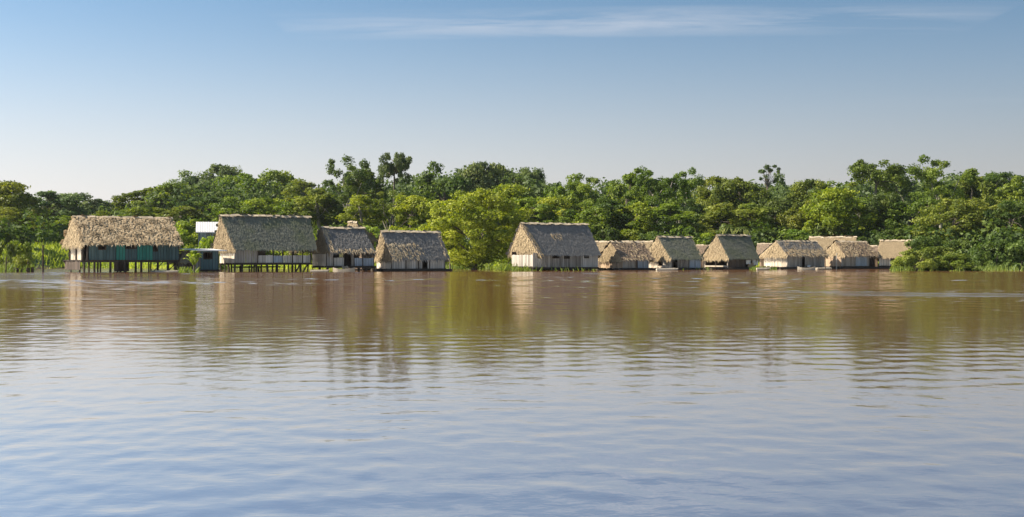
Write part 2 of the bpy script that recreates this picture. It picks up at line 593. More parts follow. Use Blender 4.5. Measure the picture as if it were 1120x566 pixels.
def row_Y(px, off=0.0):
    """distance at which the sight line through px meets the house row (moved back by off metres)"""
    k = ray_k(px)
    o = ROW[0] + Vector((-0.515, 0.857)) * off
    t = (k * o.y - o.x) / (ROW[1].x - k * ROW[1].y)
    return o.y + ROW[1].y * t


def frond_rows(mb, E0, E1, R0, R1, spacing=0.20, row=0.26, length=0.75, width=0.10, lift=0.05, jit=0.15,
               tlo=0.25, thi=0.75, mat=0, patch=None, w0=0.0, w1=1.0, drop=0.07):
    """rows of palm fronds laid over the slope E0-E1 (eave) to R0-R1 (ridge), lowest row first"""
    E0, E1, R0, R1 = map(Vector, (E0, E1, R0, R1))
    up = ((R0 + R1) - (E0 + E1)) / 2
    H = up.length
    nrm = (E1 - E0).cross(up).normalized()
    nrows = max(2, int(H / row))
    for j in range(nrows + 1):
        w = w0 + (w1 - w0) * j / nrows
        a = E0.lerp(R0, w)
        b = E1.lerp(R1, w)
        L = (b - a).length
        n = max(1, int(L / spacing))
        rt = random.uniform(-.13, .13)
        for i in range(n + 1):
            s = (i + random.uniform(-.4, .4)) / max(n, 1)
            s = min(max(s, 0), 1)
            top = a.lerp(b, s) + up * (random.uniform(-.5, .5) * row / H)
            dn = -(E0.lerp(E1, s) * 0 + up).normalized()
            side = (b - a).normalized() if L > 0.05 else (E1 - E0).normalized()
            dv = (dn + side * random.uniform(-jit, jit) * 1.6).normalized()
            l = length * random.uniform(.7, 1.25)
            if j == 0:
                l = drop * random.uniform(.5, 1.5) + 0.15
            wd = width * random.uniform(.7, 1.3)
            sv = dv.cross(nrm).normalized()
            l0, l1 = random.uniform(.02, .05), random.uniform(.4, 1.2) * lift
            p0 = top + nrm * l0
            p1 = top + dv * l * .55 + nrm * (l0 + l1)
            p2 = top + dv * l + nrm * (l0 + l1 * random.uniform(-.6, 1.6)) - Vector((0, 0, 0.12 * lift))
            m_ = mat
            t = random.uniform(tlo, thi) + rt
            if patch:
                r = patch(s, w)
                if r:
                    m_ = r[0]
                    t = random.uniform(r[1], r[2])
                    p1 += nrm * 0.04
                    p2 += nrm * 0.07
            mb.add([p0 - sv * wd, p0 + sv * wd, p1 + sv * wd, p1 - sv * wd, p2], [(0, 1, 2, 3), (3, 2, 4)], t, m_)


class House:
    """thatched house; front-left wall corner at the origin, +x along the front, +y to the back"""

    def __init__(s, name, label, x0, x1, Y=None, W=6.0, rot=31.0, off=0.0, group='thatched houses along the river', cat='house'):
        s.Y = Y if Y else row_Y(x0, off)
        s.k0 = ray_k(x0)
        s.P = Vector((s.k0 * s.Y, s.Y, 0))
        s.r = math.radians(rot)
        s.u = Vector((math.cos(s.r), math.sin(s.r), 0))
        s.v = Vector((-math.sin(s.r), math.cos(s.r), 0))
        s.W = W
        s.L = s.pu(x1)
        s.root = empty(name, s.P, s.r)
        tag(s.root, label, cat, group)

    def pu(s, px, v=0.0):
        """x in house coordinates, on the line y = v, that is seen on photo column px"""
        k = ray_k(px)
        o = s.P + s.v * v
        return (k * o.y - o.x) / (s.u.x - k * s.u.y)

    def pv(s, px, u=0.0):
        k = ray_k(px)
        o = s.P + s.u * u
        d = (s.v.x - k * s.v.y)
        return (k * o.y - o.x) / d

    def z(s, py, u=0.0, v=0.0):
        Y = (s.P + s.u * u + s.v * v).y
        return zpix(py, Y)

    def roof(s, eave_py, ridge_py, rx0, rx1, ex0, ex1, bl=None, ov=0.55, main='thatch_grey', gable='thatch_tan', shag=0.5,
             patch=None, fresh='thatch_fresh', bov=0.55, tl=(0.2, 0.75), cap=True, gable_right=False, ridge_sag=0.05):
        W = s.W
        s.ez = s.z(eave_py, s.L * .4, -ov)
        s.rz = s.z(ridge_py, s.L * .5, W / 2)
        ua, ub = s.pu(rx0, W / 2), s.pu(rx1, W / 2)
        ea, eb = s.pu(ex0, -ov), s.pu(ex1, -ov)
        s.ea, s.eb, s.ua, s.ub, s.ov = ea, eb, ua, ub, ov
        if bl:
            bov = min(max(s.pv(bl, ea) - W, .3), 2.2)
        FL, FR = Vector((ea, -ov, s.ez)), Vector((eb, -ov, s.ez))
        BL, BR = Vector((ea, W + bov, s.ez)), Vector((eb, W + bov, s.ez))
        A, B = Vector((ua, W / 2, s.rz)), Vector((ub, W / 2, s.rz))
        mats = [MAT[main], MAT[fresh], MAT[gable]]
        mb = MB()
        th = 0.10
        for q in ((FL, FR, B, A), (BR, BL, A, B)):
            n = (q[1] - q[0]).cross(q[3] - q[0]).normalized()
            lo = [p - n * th for p in q]
            mb.add(list(q) + lo, [(0, 1, 2, 3), (7, 6, 5, 4), (0, 4, 5, 1), (1, 5, 6, 2), (3, 2, 6, 7), (0, 3, 7, 4)], 0.3, 0)
        s.roof_o = mb.build('roof', mats, s.root)
        th_ = MB()
        kw = dict(length=0.50 + .25 * shag, width=0.034 + .035 * shag, lift=0.012 + 0.08 * shag, jit=0.05 + .25 * shag,
                  tlo=tl[0] + .08, thi=tl[1] - .08, spacing=0.085 + .035 * shag, row=.17)
        frond_rows(th_, FL, FR, A, B, patch=patch, **kw)
        kw2 = dict(kw)
        kw2.update(spacing=0.4, row=0.5, width=.2)
        frond_rows(th_, BR, BL, B, A, **kw2)
        # rake edges
        for a, b in ((FL, A), (FR, B)):
            n = int((b - a).length / 0.16)
            for i in range(n):
                p = a.lerp(b, (i + random.random()) / n)
                q = p + Vector((random.uniform(-.28, .28), -0.25, -0.28)) * random.uniform(.5, 1.2)
                w = Vector((.05, 0, .03))
                m_ = 1 if (a is FL and random.random() < .45) else 0
                th_.add([p - w + Vector((0, 0, .05)), p + w + Vector((0, 0, .07)), q], [(0, 1, 2)], random.uniform(*tl), m_)
        th_.build('thatch', mats, s.roof_o, kind='stuff')
        # gable ends closed with thatch, leaning out to the overhang
        ins = 0.18
        ends = [(BL, FL, A, 1)]
        if gable_right:
            ends.append((FR, BR, B, -1))
        else:
            ends.append((FR, BR, B, -1))
        for p, q, a, sg in ends:
            g = MB()
            i3 = Vector((ins * sg, 0, 0))
            g.add([p + i3, q + i3, a + i3 - Vector((0, 0, .05))], [(0, 1, 2)], 0.3, 0)
            frond_rows(g, p + i3 * .3, q + i3 * .3, a, a, spacing=.09, row=.15, length=.55, width=.048, lift=.08, jit=.26,
                       tlo=.15, thi=.9, mat=0, drop=.3)
            g.build('gable_thatch', [MAT[gable]], s.roof_o, kind='stuff')
        if cap:
            c = MB()
            n = max(4, int((ub - ua) / 0.35))
            for i in range(n):
                x0_ = ua - .12 + (ub - ua + .24) * i / n
                x1_ = x0_ + (ub - ua + .24) / n * 1.25
                dz = random.uniform(-.03, .05)
                for sgn in (-1, 1):
                    yy, zz_ = sgn * random.uniform(.24, .36), -random.uniform(.14, .26)
                    P = [(x0_, W / 2, s.rz + .09 + dz), (x1_, W / 2, s.rz + .10 + dz),
                         (x1_ + .03, W / 2 + yy, s.rz + .10 + zz_ + dz), (x0_ + .03, W / 2 + yy, s.rz + .10 + zz_ + dz)]
                    c.add(P, [(0, 1, 2, 3)] if sgn < 0 else [(3, 2, 1, 0)], random.uniform(.2, 1.0), 0)
            c.build('ridge_cap', [MAT['ridge']], s.roof_o)
        # rafters and wall plate that show under the eave
        r = MB()
        r.bar((ea + .1, -.02, s.ez + .12), (eb - .1, -.02, s.ez + .12), .10)
        r.bar((ea + .1, W, s.ez + .12), (eb - .1, W, s.ez + .12), .10)
        r.bar((ua, W / 2, s.rz - .2), (ub, W / 2, s.rz - .2), .12)
        n = max(3, int((eb - ea) / 1.4))
        for i in range(n + 1):
            f = i / n
            for sg in (0, 1):
                e = (FL if sg == 0 else BL).lerp(FR if sg == 0 else BR, f)
                t_ = A.lerp(B, f)
                r.bar(e.lerp(t_, .03) - Vector((0, 0, .16)), t_ - Vector((0, 0, .2)), .07)
        r.build('rafters', [MAT['wood_dark']], s.root)

    def planks(s, a, b, z0, z1, mat, openings=(), pw=0.26, parent=None, name='wall', tint=(0.0, 1.0), rag=0.05, gap=0.03):
        """vertical boards from plan point a to b; openings are (s0, s1, za, zb) in metres along the run"""
        a, b = Vector(a), Vector(b)
        L = (b - a).length
        d = (b - a) / max(L, 1e-4)
        nrm = Vector((d.y, -d.x))
        mb = MB()
        x = 0.0
        ang = math.atan2(d.y, d.x)
        R = Matrix.Rotation(ang, 3, 'Z')
        while x < L - 0.02:
            w = min(pw * random.uniform(.75, 1.3), L - x)
            c = x + w / 2
            spans = [(z0 - random.uniform(0, rag), z1 + random.uniform(-rag, rag) * .5)]
            for (o0, o1, za, zb) in openings:
                if o0 < c < o1:
                    new = []
                    for (p, q) in spans:
                        if za > p + .03:
                            new.append((p, min(q, za)))
                        if zb < q - .03:
                            new.append((max(p, zb), q))
                        if zb <= p or za >= q:
                            new.append((p, q))
                    spans = new
            t = random.uniform(*tint)
            off = random.uniform(-.012, .012)
            for (p, q) in spans:
                if q - p < .02:
                    continue
                P = a + d * c + nrm * off
                mb.box((P.x, P.y, (p + q) / 2), w / 2 - gap / 2, 0.015, (q - p) / 2, R, t, 0)
            x += w
        return mb.build(name, [MAT[mat]], parent or s.root)

    def front(s, px0, px1, py0, py1, mat, openings=(), v=0.0, trim='wood_dark', **kw):
        u0, u1 = s.pu(px0, v), s.pu(px1, v)
        z1, z0 = s.z(py0, (u0 + u1) / 2, v), s.z(py1, (u0 + u1) / 2, v)
        ops = []
        for o in openings:
            q0, q1 = s.pu(o[0], v), s.pu(o[1], v)
            za, zb = s.z(o[3], q0, v), s.z(o[2], q0, v)
            ops.append((q0 - u0, q1 - u0, za, zb))
        w = s.planks((u0, v), (u1, v), z0, z1, mat, ops, **kw)
        for o, (q0, q1, za, zb) in zip(openings, ops):
            s.frame('doorway' if o[4] == 'd' else 'window', u0 + q0, u0 + q1, za, zb, v, trim, o[4] == 'd')
        return w

    def frame(s, name, u0, u1, za, zb, v, mat, door=False):
        f = MB()
        t, y = 0.07, v - 0.03
        for uu in (u0, u1):
            f.bar((uu, y, za), (uu, y, zb), t, .06, .4)
        f.bar((u0 - t / 2, y - .003, zb), (u1 + t / 2, y - .003, zb), .064, t, .5)
        f.bar((u0 - t / 2, y - .003, za), (u1 + t / 2, y - .003, za), .075, t, .6)
        f.build(name, [MAT[mat]], s.root)

    def left(s, py0, py1, mat, v0=0.0, v1=None, openings=(), u=0.0, **kw):
        v1 = s.W if v1 is None else v1
        z1, z0 = s.z(py0, u, v1 / 2), s.z(py1, u, v1 / 2)
        return s.planks((u, v1), (u, v0), z0, z1, mat, [(v1 - q1, v1 - q0, a, b) for q0, q1, a, b in openings], **kw)

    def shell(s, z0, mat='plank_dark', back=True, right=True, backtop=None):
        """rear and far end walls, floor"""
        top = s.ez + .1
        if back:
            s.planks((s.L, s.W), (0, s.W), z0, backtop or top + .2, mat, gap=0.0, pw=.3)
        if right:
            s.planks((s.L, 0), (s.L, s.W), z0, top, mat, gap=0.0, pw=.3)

    def floor(s, z, x0=0.0, x1=None, y0=-.12, y1=None, mat='wood_dark'):
        x1 = s.L if x1 is None else x1
        y1 = s.W if y1 is None else y1
        mb = MB()
        n = max(4, int((y1 - y0) / .35))
        for i in range(n):
            a, b = y0 + (y1 - y0) * i / n, y0 + (y1 - y0) * (i + 1) / n
            mb.box(((x0 + x1) / 2, (a + b) / 2, z - .03 - random.uniform(0, .012)), (x1 - x0) / 2 + random.uniform(0, .06), (b - a) / 2 - .01, .03, None, random.random())
        mb.build('floor', [MAT[mat]], s.root)
        bm = MB()
        bm.bar((x0 - .1, y0 + .12, z - .14), (x1 + .1, y0 + .12, z - .14), .12, .14, .4)
        bm.bar((x0 - .1, y1 - .2, z - .14), (x1 + .1, y1 - .2, z - .14), .12, .14, .4)
        bm.build('floor_beam', [MAT[mat]], s.root)

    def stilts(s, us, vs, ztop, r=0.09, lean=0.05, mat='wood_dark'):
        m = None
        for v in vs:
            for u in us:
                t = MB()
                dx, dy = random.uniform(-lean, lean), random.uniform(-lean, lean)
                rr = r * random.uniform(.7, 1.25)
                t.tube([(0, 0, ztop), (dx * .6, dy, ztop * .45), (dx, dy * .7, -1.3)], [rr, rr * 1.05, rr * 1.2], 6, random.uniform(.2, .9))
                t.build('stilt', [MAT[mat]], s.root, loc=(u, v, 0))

    def post(s, px, py0, py1, r=.06, v=0.0, mat='wood_dark', name='post', du=0.0):
        u = s.pu(px, v)
        t = MB()
        a, b = s.z(py0, u, v), s.z(py1, u, v)
        t.tube([(0, 0, b), (random.uniform(-.02, .02), 0, (a + b) / 2), (du, 0, a)], [r * 1.1, r, r * .9], 6, random.uniform(.3, .9))
        t.build(name, [MAT[mat]], s.root, loc=(u, v, 0))

    def raft(s, n=5, top=0.16, over=.4):
        """floating logs that carry the house"""
        for i in range(n):
            v = -.25 + (s.W + .5) * i / (n - 1)
            t = MB()
            rr = random.uniform(.17, .23)
            x0, x1 = -over - random.uniform(0, .4), s.L + over + random.uniform(0, .5)
            t.tube([(x0, 0, 0), ((x0 + x1) / 2, random.uniform(-.05, .05), 0), (x1, 0, 0)], [rr, rr * 1.05, rr * .9], 8, random.uniform(.1, .7))
            t.build('raft_log', [MAT['wood_dark']], s.root, loc=(0, v, top - rr * .9))


# ---- 1: teal-walled stilt house at the left
h = House('stilt_house', 'teal-walled house on tall stilts with a shaggy pale straw roof', 97, 196, W=7.0, rot=32)
h.roof(267, 238, 80.5, 186, 91, 197.5, 68, ov=.6, main='thatch_fresh', gable='thatch_tan', shag=1.0, tl=(0.05, 0.95),
       patch=lambda s_, w: (2, .0, .5) if (math.sin(s_ * 31 + w * 9) + math.sin(s_ * 13 - w * 17)) > .9 else None)
fz = h.z(284.5, 3)
h.front(97, 127, 268, 284.5, 'teal_dull', [(107.5, 115.5, 269.5, 273.2, 'w')])
h.front(127, 137, 268, 284.5, 'teal_bright', name='painted_panel')
h.front(137, 150, 268, 284.5, 'teal_dull', [(137.5, 149, 269, 272.2, 'w')])
h.front(150, 167, 268, 284.5, 'teal_bright', name='painted_panel')
h.front(167, 196, 268, 284.5, 'teal_dull', [(168, 171.5, 268.5, 275, 'w')])
h.left(268, 284.5, 'plank_cream', v0=1.7, openings=[(2.2, 2.5, fz, fz + 2)], pw=.4)
for v_ in (0.05, 1.65, 4.4, 6.95):
    t = MB()
    t.tube([(0, 0, fz - .1), (0, 0, h.ez + .3)], [.085, .075], 6, .2)
    t.build('corner_post', [MAT['wood_dark']], h.root, loc=(-.09, v_, 0))
h.shell(fz, right=True)
h.floor(fz, -.6)
h.planks((-.5, 7.0), (-.5, 1.0), .25, fz - .1, 'plank_dark', name='skirt', gap=.05, pw=.2)
us = [h.L * q for q in (-.05, .07, .13, .24, .32, .40, .50, .56, .66, .76, .86, .97)]
h.stilts([u_ + random.uniform(-.12, .12) for u_ in us], (0.0,), fz - .07, .085)
h.stilts([h.L * q for q in (0, .2, .45, .62, .8, 1.0)], (3.4, 6.8), fz - .07, .08)
b = MB()
b.box((h.L * .47, 3.6, .55), .55, .5, .5, None, .2)
b.box((h.L * .47, 3.6, 1.08), .62, .56, .035, None, .5)
b.box((h.L * .47, 3.09, .6), .3, .02, .3, None, .7)
b.build('store_box', [MAT['plank_dark']], h.root)
b = MB()
for q in (.72, .88):
    b.bar((h.L * q, 0.05, .15), (h.L * (q + .1), 0.08, fz - .2), .08, .06, .4)
b.build('brace', [MAT['wood_dark']], h.root)
HOUSE1 = h

# ---- 2: open-sided stilt house with dark roof
h = House('stilt_house', 'open-sided stilt house under a large dark mossy roof with a pale straw ridge', 257, 340, W=4.4)
h.roof(272.5, 236.5, 241.5, 338, 257.5, 345.5, 232, ov=.55, main='thatch_moss', shag=.25, tl=(.1, .8), patch=lambda s_, w: (1, .5, 1.) if (w > .9 and random.random() < .05) else None)
fz = h.z(287.5, 3)
h.front(257, 282, 273, 287.5, 'plank_worn_shaded')
h.front(282, 340, 279.5, 287.5, 'plank_white', name='half_wall')
h.front(299, 309, 280.4, 287, 'plank_blue', v=-.05, name='pale_panel')
zs = h.z(280, 0, 3)
h.left(272.5, 280.5, 'plank_grey')
h.left(280.3, 287.8, 'plank_cream', u=-.04, pw=.3)
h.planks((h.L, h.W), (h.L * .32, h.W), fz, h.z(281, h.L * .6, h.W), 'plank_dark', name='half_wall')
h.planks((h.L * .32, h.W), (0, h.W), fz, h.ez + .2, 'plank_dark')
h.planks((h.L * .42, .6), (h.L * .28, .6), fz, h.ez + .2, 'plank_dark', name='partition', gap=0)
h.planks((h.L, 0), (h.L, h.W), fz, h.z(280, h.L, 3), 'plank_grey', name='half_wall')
for p_ in (282, 299, 309, 320, 331, 339.5):
    h.post(p_, 272, 287.5, .06)
for p_ in (299, 309.5, 321):
    h.post(p_, 272, 287.5, .06, v=4.35)
h.floor(fz)
h.stilts([h.L * q for q in (0, .1, .27, .41, .55, .70, .86, .97)], (0.0, 4.3), fz - .07, .09, .1)
h.stilts([h.L * q for q in (.05, .35, .65, .9)], (2.2,), fz - .07, .08)
b = MB()
za = h.z(292.5, 3)
for j, v_ in enumerate((.5, 2.2)):
    b.bar((h.L * .05, v_, za), (h.L * .62, v_ + .1, za + .03), .16, .12, .3)
for i in range(5):
    u_ = h.L * (.08 + .12 * i)
    b.bar((u_, .3, za - .5), (u_ + .7, 2.4, za + .05), .14, .12, .2)
b.build('brace', [MAT['wood_dark']], h.root)
b = MB()
for i, p_ in enumerate((334, 326)):
    u_ = h.pu(p_)
    b.bar((u_ - .35, -.05, -.2), (u_ + .25, -.02, fz - .1), .13, .11, .3)
b.build('brace', [MAT['wood_dark']], h.root)
HOUSE2 = h

# ---- 3: small stilt house with porch
h = House('stilt_house', 'small dark-roofed stilt house with an open porch front and one cream end wall', 357, 409, W=3.6)
h.roof(276, 249.5, 352, 396.5, 361, 410.5, 343.5, ov=.5, main='thatch_grey', shag=.4, tl=(.05, .6),
       patch=lambda s_, w: (1, .2, .9) if (w < .16 and random.random() < .45) or (s_ < .12 and random.random() < .4) else None)
fz = h.z(291, 2)
h.left(278, 291, 'plank_cream', pw=.35)
h.front(357, 365, 277, 291, 'plank_worn_shaded')
h.front(365, 376, 282, 291, 'plank_white', name='half_wall')
h.front(387, 409, 282.5, 291, 'plank_blue', name='half_wall')
h.front(384, 387.5, 277, 291, 'plank_grey')
for p_ in (357, 364.5, 376.5, 387.5, 396.5, 408.8):
    h.post(p_, 276, 291, .05)
h.planks((h.L, h.W), (0, h.W), fz, h.ez + .2, 'plank_dark', gap=0)
h.planks((h.L, 0), (h.L, h.W), fz, h.z(282.5, h.L, 2), 'plank_grey', name='half_wall')
h.floor(fz, y0=-.5)
h.stilts([h.L * q for q in (0.0, .16, .33, .5, .66, .82, .98)], (-.35, 1.8, 3.5), fz - .07, .08)
b = MB()
u_ = h.pu(379, -1.0)
for sd in (-.25, .25):
    b.bar((u_ + sd, -1.2, -.1), (u_ + sd, -.5, fz), .07, .07, .5)
for i in range(5):
    b.bar((u_ - .3, -1.2 + .14 * i, .05 + (fz / 5) * i), (u_ + .3, -1.2 + .14 * i, .05 + (fz / 5) * i), .08, .05, .7)
b.build('steps', [MAT['wood_pale']], h.root)
HOUSE3 = h

# ---- 4: white-walled raft house
h = House('raft_house', 'white-walled raft house with fallen tan thatch on the left of its grey roof', 428, 487, W=3.4)


def p4(s_, w):
    if s_ < .62 - .55 * abs(w - .35) and .0 < w < .62 and random.random() < .55 - s_ * .5:
        return (1, .25, 1.)
    if s_ > .93 and random.random() < .25:
        return (1, .3, .9)
    return None


h.roof(283, 253.5, 417, 479.5, 429, 490.5, 409, ov=.5, main='thatch_grey', shag=.6, tl=(.1, .7), patch=p4)
fz = h.z(294, 2)
h.front(428, 487, 282, 294, 'plank_white', [(448, 453.5, 281.5, 284.5, 'w'), (462, 467, 281, 293.6, 'd'), (474, 478.5, 282, 284.4, 'w')])
h.left(283, 294, 'plank_cream')
h.shell(fz)
h.floor(fz)
h.raft(5, .2)
for p_ in (428, 444, 458, 470, 486.7):
    h.post(p_, 281, 294, .05, v=-.06)
HOUSE4 = h

# ---- 5: the largest raft house
h = House('raft_house', 'largest raft house with steep grey roof and four small square windows', 583, 654, W=4.4)


def p5(s_, w):
    if abs(s_ - .42) < .09 and abs(w - .6) < .1 and random.random() < .4:
        return (1, .2, .8)
    if s_ < .05 and random.random() < .5:
        return (2, .4, 1.)
    return None


h.roof(278.5, 245, 570, 641.5, 591, 656.5, 555, ov=.5, main='thatch_grey', shag=.15, tl=(.2, .65), patch=p5)
fz = h.z(292.5, 2)
h.front(583, 637, 277, 292.5, 'plank_grey', [(588, 592.5, 278.5, 282.5, 'w'), (605, 611, 277.6, 282.6, 'w'), (617, 622.5, 277.6, 283, 'w')])
h.front(637, 654, 277, 292.5, 'plank_white', [(639.5, 643.5, 277.8, 282.4, 'w')], tint=(0, .5))
h.left(279, 291.5, 'plank_worn_shaded', pw=.3, tint=(0, 1))  # pale end wall; partial tree shade is put into the darker board colour
h.shell(fz)
h.floor(fz)
h.stilts([h.L * q for q in (0, .14, .3, .45, .6, .75, .88, 1)], (0, 2.2, 4.3), fz - .05, .09)
HOUSE5 = h

# ---- 6: brown-roofed raft house
h = House('raft_house', 'low raft house with patchy brown roof just right of the four-windowed house', 681, 709.5, rot=29, W=4.4)
h.roof(283.5, 265, 668, 702, 681.5, 715, 656, ov=.5, main='thatch_brown', shag=.9, tl=(.0, .7), patch=lambda s_, w: (1, .3, .9) if random.random() < .08 or w < .1 and random.random() < .3 else None)
fz = h.z(294, 2)
h.front(681, 695, 283, 294, 'plank_grey')
h.front(697.5, 709.5, 283, 294, 'plank_blue', tint=(.0, .6))
h.front(695, 697.5, 283, 294, 'plank_dark')
h.left(284, 294, 'plank_tan')
h.shell(fz)
h.floor(fz)
h.raft(5, .17)
HOUSE6 = h

# ---- 7: two-tone raft house
h = House('raft_house', 'raft house with dark doorway and one pale blue front panel beside its grey boards', 734, 766.5, rot=33, W=4.3)
h.roof(283, 259.5, 719, 755.5, 734, 768.5, 710, ov=.5, main='thatch_moss', shag=.3, tl=(.25, .85), patch=lambda s_, w: (1, .3, .9) if (s_ > .95 and random.random() < .3) else None)
fz = h.z(294, 2)
h.front(734, 754, 282, 294, 'plank_grey', [(735.2, 740.5, 282, 293.7, 'd')], tint=(0, .6))
h.front(754, 766.5, 283, 294, 'plank_blue')
h.left(284, 294, 'plank_cream', openings=[(1.6, 2.2, fz + .3, fz + 1.4), (4.2, 4.6, fz, fz + 1.0)])
h.shell(fz)
h.floor(fz)
h.raft(5, .17)
HOUSE7 = h

# ---- 8: open shelter
h = House('open_shelter', 'open-walled raft shelter on posts with a steep dark roof and leaves sprouting on its ridge', 796, 827, W=4.2)
h.roof(282.5, 257.5, 784, 819, 797, 829.5, 769.5, ov=.5, main='thatch_moss', shag=.25, tl=(.05, .6))
fz = h.z(294, 2)
h.front(797, 815, 284, 293.8, 'plank_dark')
h.front(818, 827, 288, 293.8, 'plank_tan', name='half_wall')
h.shell(fz)
h.floor(fz)
h.raft(5, .17)
for v_ in (0, 2.1, 4.1):
    t = MB()
    t.tube([(0, 0, fz - .1), (0.02, 0, h.ez + .3)], [.08, .07], 6, .9)
    t.build('post', [MAT['wood_pale' if v_ != 2.1 else 'wood_dark']], h.root, loc=(-.03, v_, 0))
t = MB()
t.bar((-.05, .1, fz + .28), (-.05, 4.1, fz + .28), .06, .16, .7)
t.build('rail', [MAT['wood_pale']], h.root)
h.post(815.5, 282, 294, .06)
h.post(826.5, 282, 294, .06)
sp = MB()
for i in range(16):
    x = random.choice((.15, .2, .5, .55, .9, .93, .97)) * (h.ub - h.ua) + h.ua + random.uniform(-.3, .3)
    a = Vector((x, h.W / 2, h.rz))
    d = Vector((random.uniform(-.6, .9), random.uniform(-.3, .3), random.uniform(.5, 1.0)))
    w = Vector((.075, 0, .03))
    sp.add([a - w, a + w, a + d * .6 + w * 1.6, a + d * .6 - w * 1.6, a + d], [(0, 1, 2, 3), (3, 2, 4)], random.random())
o = sp.build('ridge_sprout', [MAT['leaf']], h.roof_o, kind='stuff', color=(.30, .34, .12, 1))
HOUSE8 = h

# ---- 9
h = House('raft_house', 'raft house with cream cane end wall, grey front boards and a narrow dark door', 861, 902, rot=34, W=3.9)
h.roof(279.5, 264, 849, 891.5, 861.5, 905.5, 836, ov=.5, main='thatch_grey', shag=.8, tl=(.0, .7),
       patch=lambda s_, w: (1, .1, .9) if w < .5 and random.random() < .55 or random.random() < .08 else None)
fz = h.z(292.5, 2)
h.front(861, 877, 279, 292, 'plank_grey', tint=(.3, .9))
h.front(880, 902, 279, 292, 'plank_grey', tint=(.3, .95))
h.front(877, 880, 279, 292, 'plank_dark', [(877.1, 879.9, 279, 291.7, 'd')])
h.left(280.5, 291.8, 'plank_cream')
h.shell(fz)
h.floor(fz)
h.raft(6, .17)
HOUSE9 = h

# ---- 10
h = House('raft_house', 'raft house with collapsing shaggy tan thatch hanging over its left end and grey boarded front', 920, 957, rot=27, W=3.6)
h.roof(279.5, 264.5, 914, 946, 924, 960, 900, ov=.55, main='thatch_brown', shag=1.2, tl=(.05, .9),
       patch=lambda s_, w: (1, .1, .8) if random.random() < (.5 if s_ < .4 else .2) else None)
fz = h.z(291.5, 2)
h.front(920, 951, 280, 291.5, 'plank_grey', tint=(.2, .9))
h.front(936, 948, 281, 291, 'plank_blue', v=-.05, name='pale_panel', tint=(0, .5))
h.left(281, 291.5, 'plank_tan')
h.shell(fz)
h.floor(fz)
h.raft(5, .17)
h.post(915, 277, 295, .07, v=-.6, mat='wood_pale')
h.post(953, 279, 292, .06)
HOUSE10 = h

# ---- 11: last hut, roof slope full in the sun
h = House('raft_house', 'last hut at the right end of the row with smooth sunlit tan roof', 961.5, 992, Y=158, W=6.0, rot=-18)
h.roof(282, 263.5, 963, 997.5, 959.5, 993.5, ov=.4, main='thatch_tan', gable='thatch_brown', shag=.2, tl=(.25, .7))
fz = h.z(291, 2)
h.front(961.5, 974, 282, 290.5, 'plank_cream')
h.front(974, 977, 282, 290.5, 'plank_dark')
h.left(282, 290.5, 'plank_grey')
h.shell(fz)
h.floor(fz)
h.raft(5, .17)
HOUSE11 = h


# ---- huts standing behind the front row, only their roofs in sight
def back_hut(label, x0, x1, Y, W, rot, eave, ridge, rx0, rx1, ex0, ex1, main, shag=.3, wall='plank_tan', tl=(.2, .8)):
    b = House('thatched_hut', label, x0, x1, Y=Y, W=W, rot=rot, group='thatched huts behind the front row', cat='hut')
    b.roof(eave, ridge, rx0, rx1, ex0, ex1, ov=.4, main=main, shag=shag, tl=tl)
    z0 = max(terrain(b.P.x, b.P.y), 0) + .15
    u0, u1 = 0, b.L
    b.planks((u0, 0), (u1, 0), z0, b.ez + .1, wall)
    b.planks((0, b.W), (0, 0), z0, b.ez + .1, wall)
    b.shell(z0)
    b.floor(z0)
    b.stilts([.2, b.L / 2, b.L - .2], (0.1, b.W - .1), z0, .1)
    return b


back_hut('tan-roofed hut mostly hidden behind the patchy brown-roofed raft house', 653, 712, 148, 5.5, -14, 281, 264.5, 651, 713.5, 648, 716, 'thatch_tan')
back_hut('low brown-roofed hut half hidden behind the pale blue panelled house', 757, 780, 156, 5, -10, 279, 268.5, 756, 778, 754, 781, 'thatch_brown', .5)
back_hut('small reddish-brown hut between the open shelter and the cream-ended house', 831, 846, 156, 5, -15, 280, 267, 829, 846, 827, 848, 'thatch_brown', .5, tl=(.5, 1.))
back_hut('long tan roof standing highest behind the cluster of raft houses', 888, 934, 166, 6, -14, 279, 259.5, 886, 935.5, 883, 938, 'thatch_tan', .3)
back_hut('narrow dark roof strip behind the shaggy-thatched raft house', 948, 960, 163, 4.5, -10, 280, 269.5, 945, 961, 944, 962, 'thatch_brown', .3)
b = back_hut('little sunlit roof end poking up behind the porch house ridge', 378, 396, 134, 4, -12, 262, 243, 381.5, 389, 378.5, 397, 'thatch_tan', .4)

# ---- shed with tin roof between the first two houses
h = House('tin_roofed_shed', 'small teal shed with flat pale tin roof between the two big stilt houses', 214, 239, W=3.6, group='sheds between the houses', cat='shed')
zr = h.z(273.5)
fz = h.z(295)
h.ez = zr - .15
h.front(219.5, 239, 274, 295, 'teal_dull', [(222.5, 230.5, 276.5, 283.5, 'w')], tint=(.5, 1.))
h.front(214, 219.5, 274, 295, 'plank_grey')
h.left(274, 295, 'plank_grey')
h.planks((h.L, h.W), (0, h.W), fz, zr - .1, 'plank_dark', gap=0)
h.planks((h.L, 0), (h.L, h.W), fz, zr - .1, 'plank_dark', gap=0)
h.floor(fz)
h.stilts([.1, h.L * .5, h.L - .1], (0.05, 3.4), fz, .08)
r_ = MB()
for i in range(26):
    x = -.5 + (h.L + 1.1) * i / 26
    w = (h.L + 1.1) / 26
    zt = .03 if i % 2 else 0.0
    r_.add([(x, -.6, zr - .05 + zt), (x + w, -.6, zr - .05 + .03 - zt), (x + w, 3.9, zr + .12 + .03 - zt), (x, 3.9, zr + .12 + zt)], [(0, 1, 2, 3)], random.uniform(.4, 1))
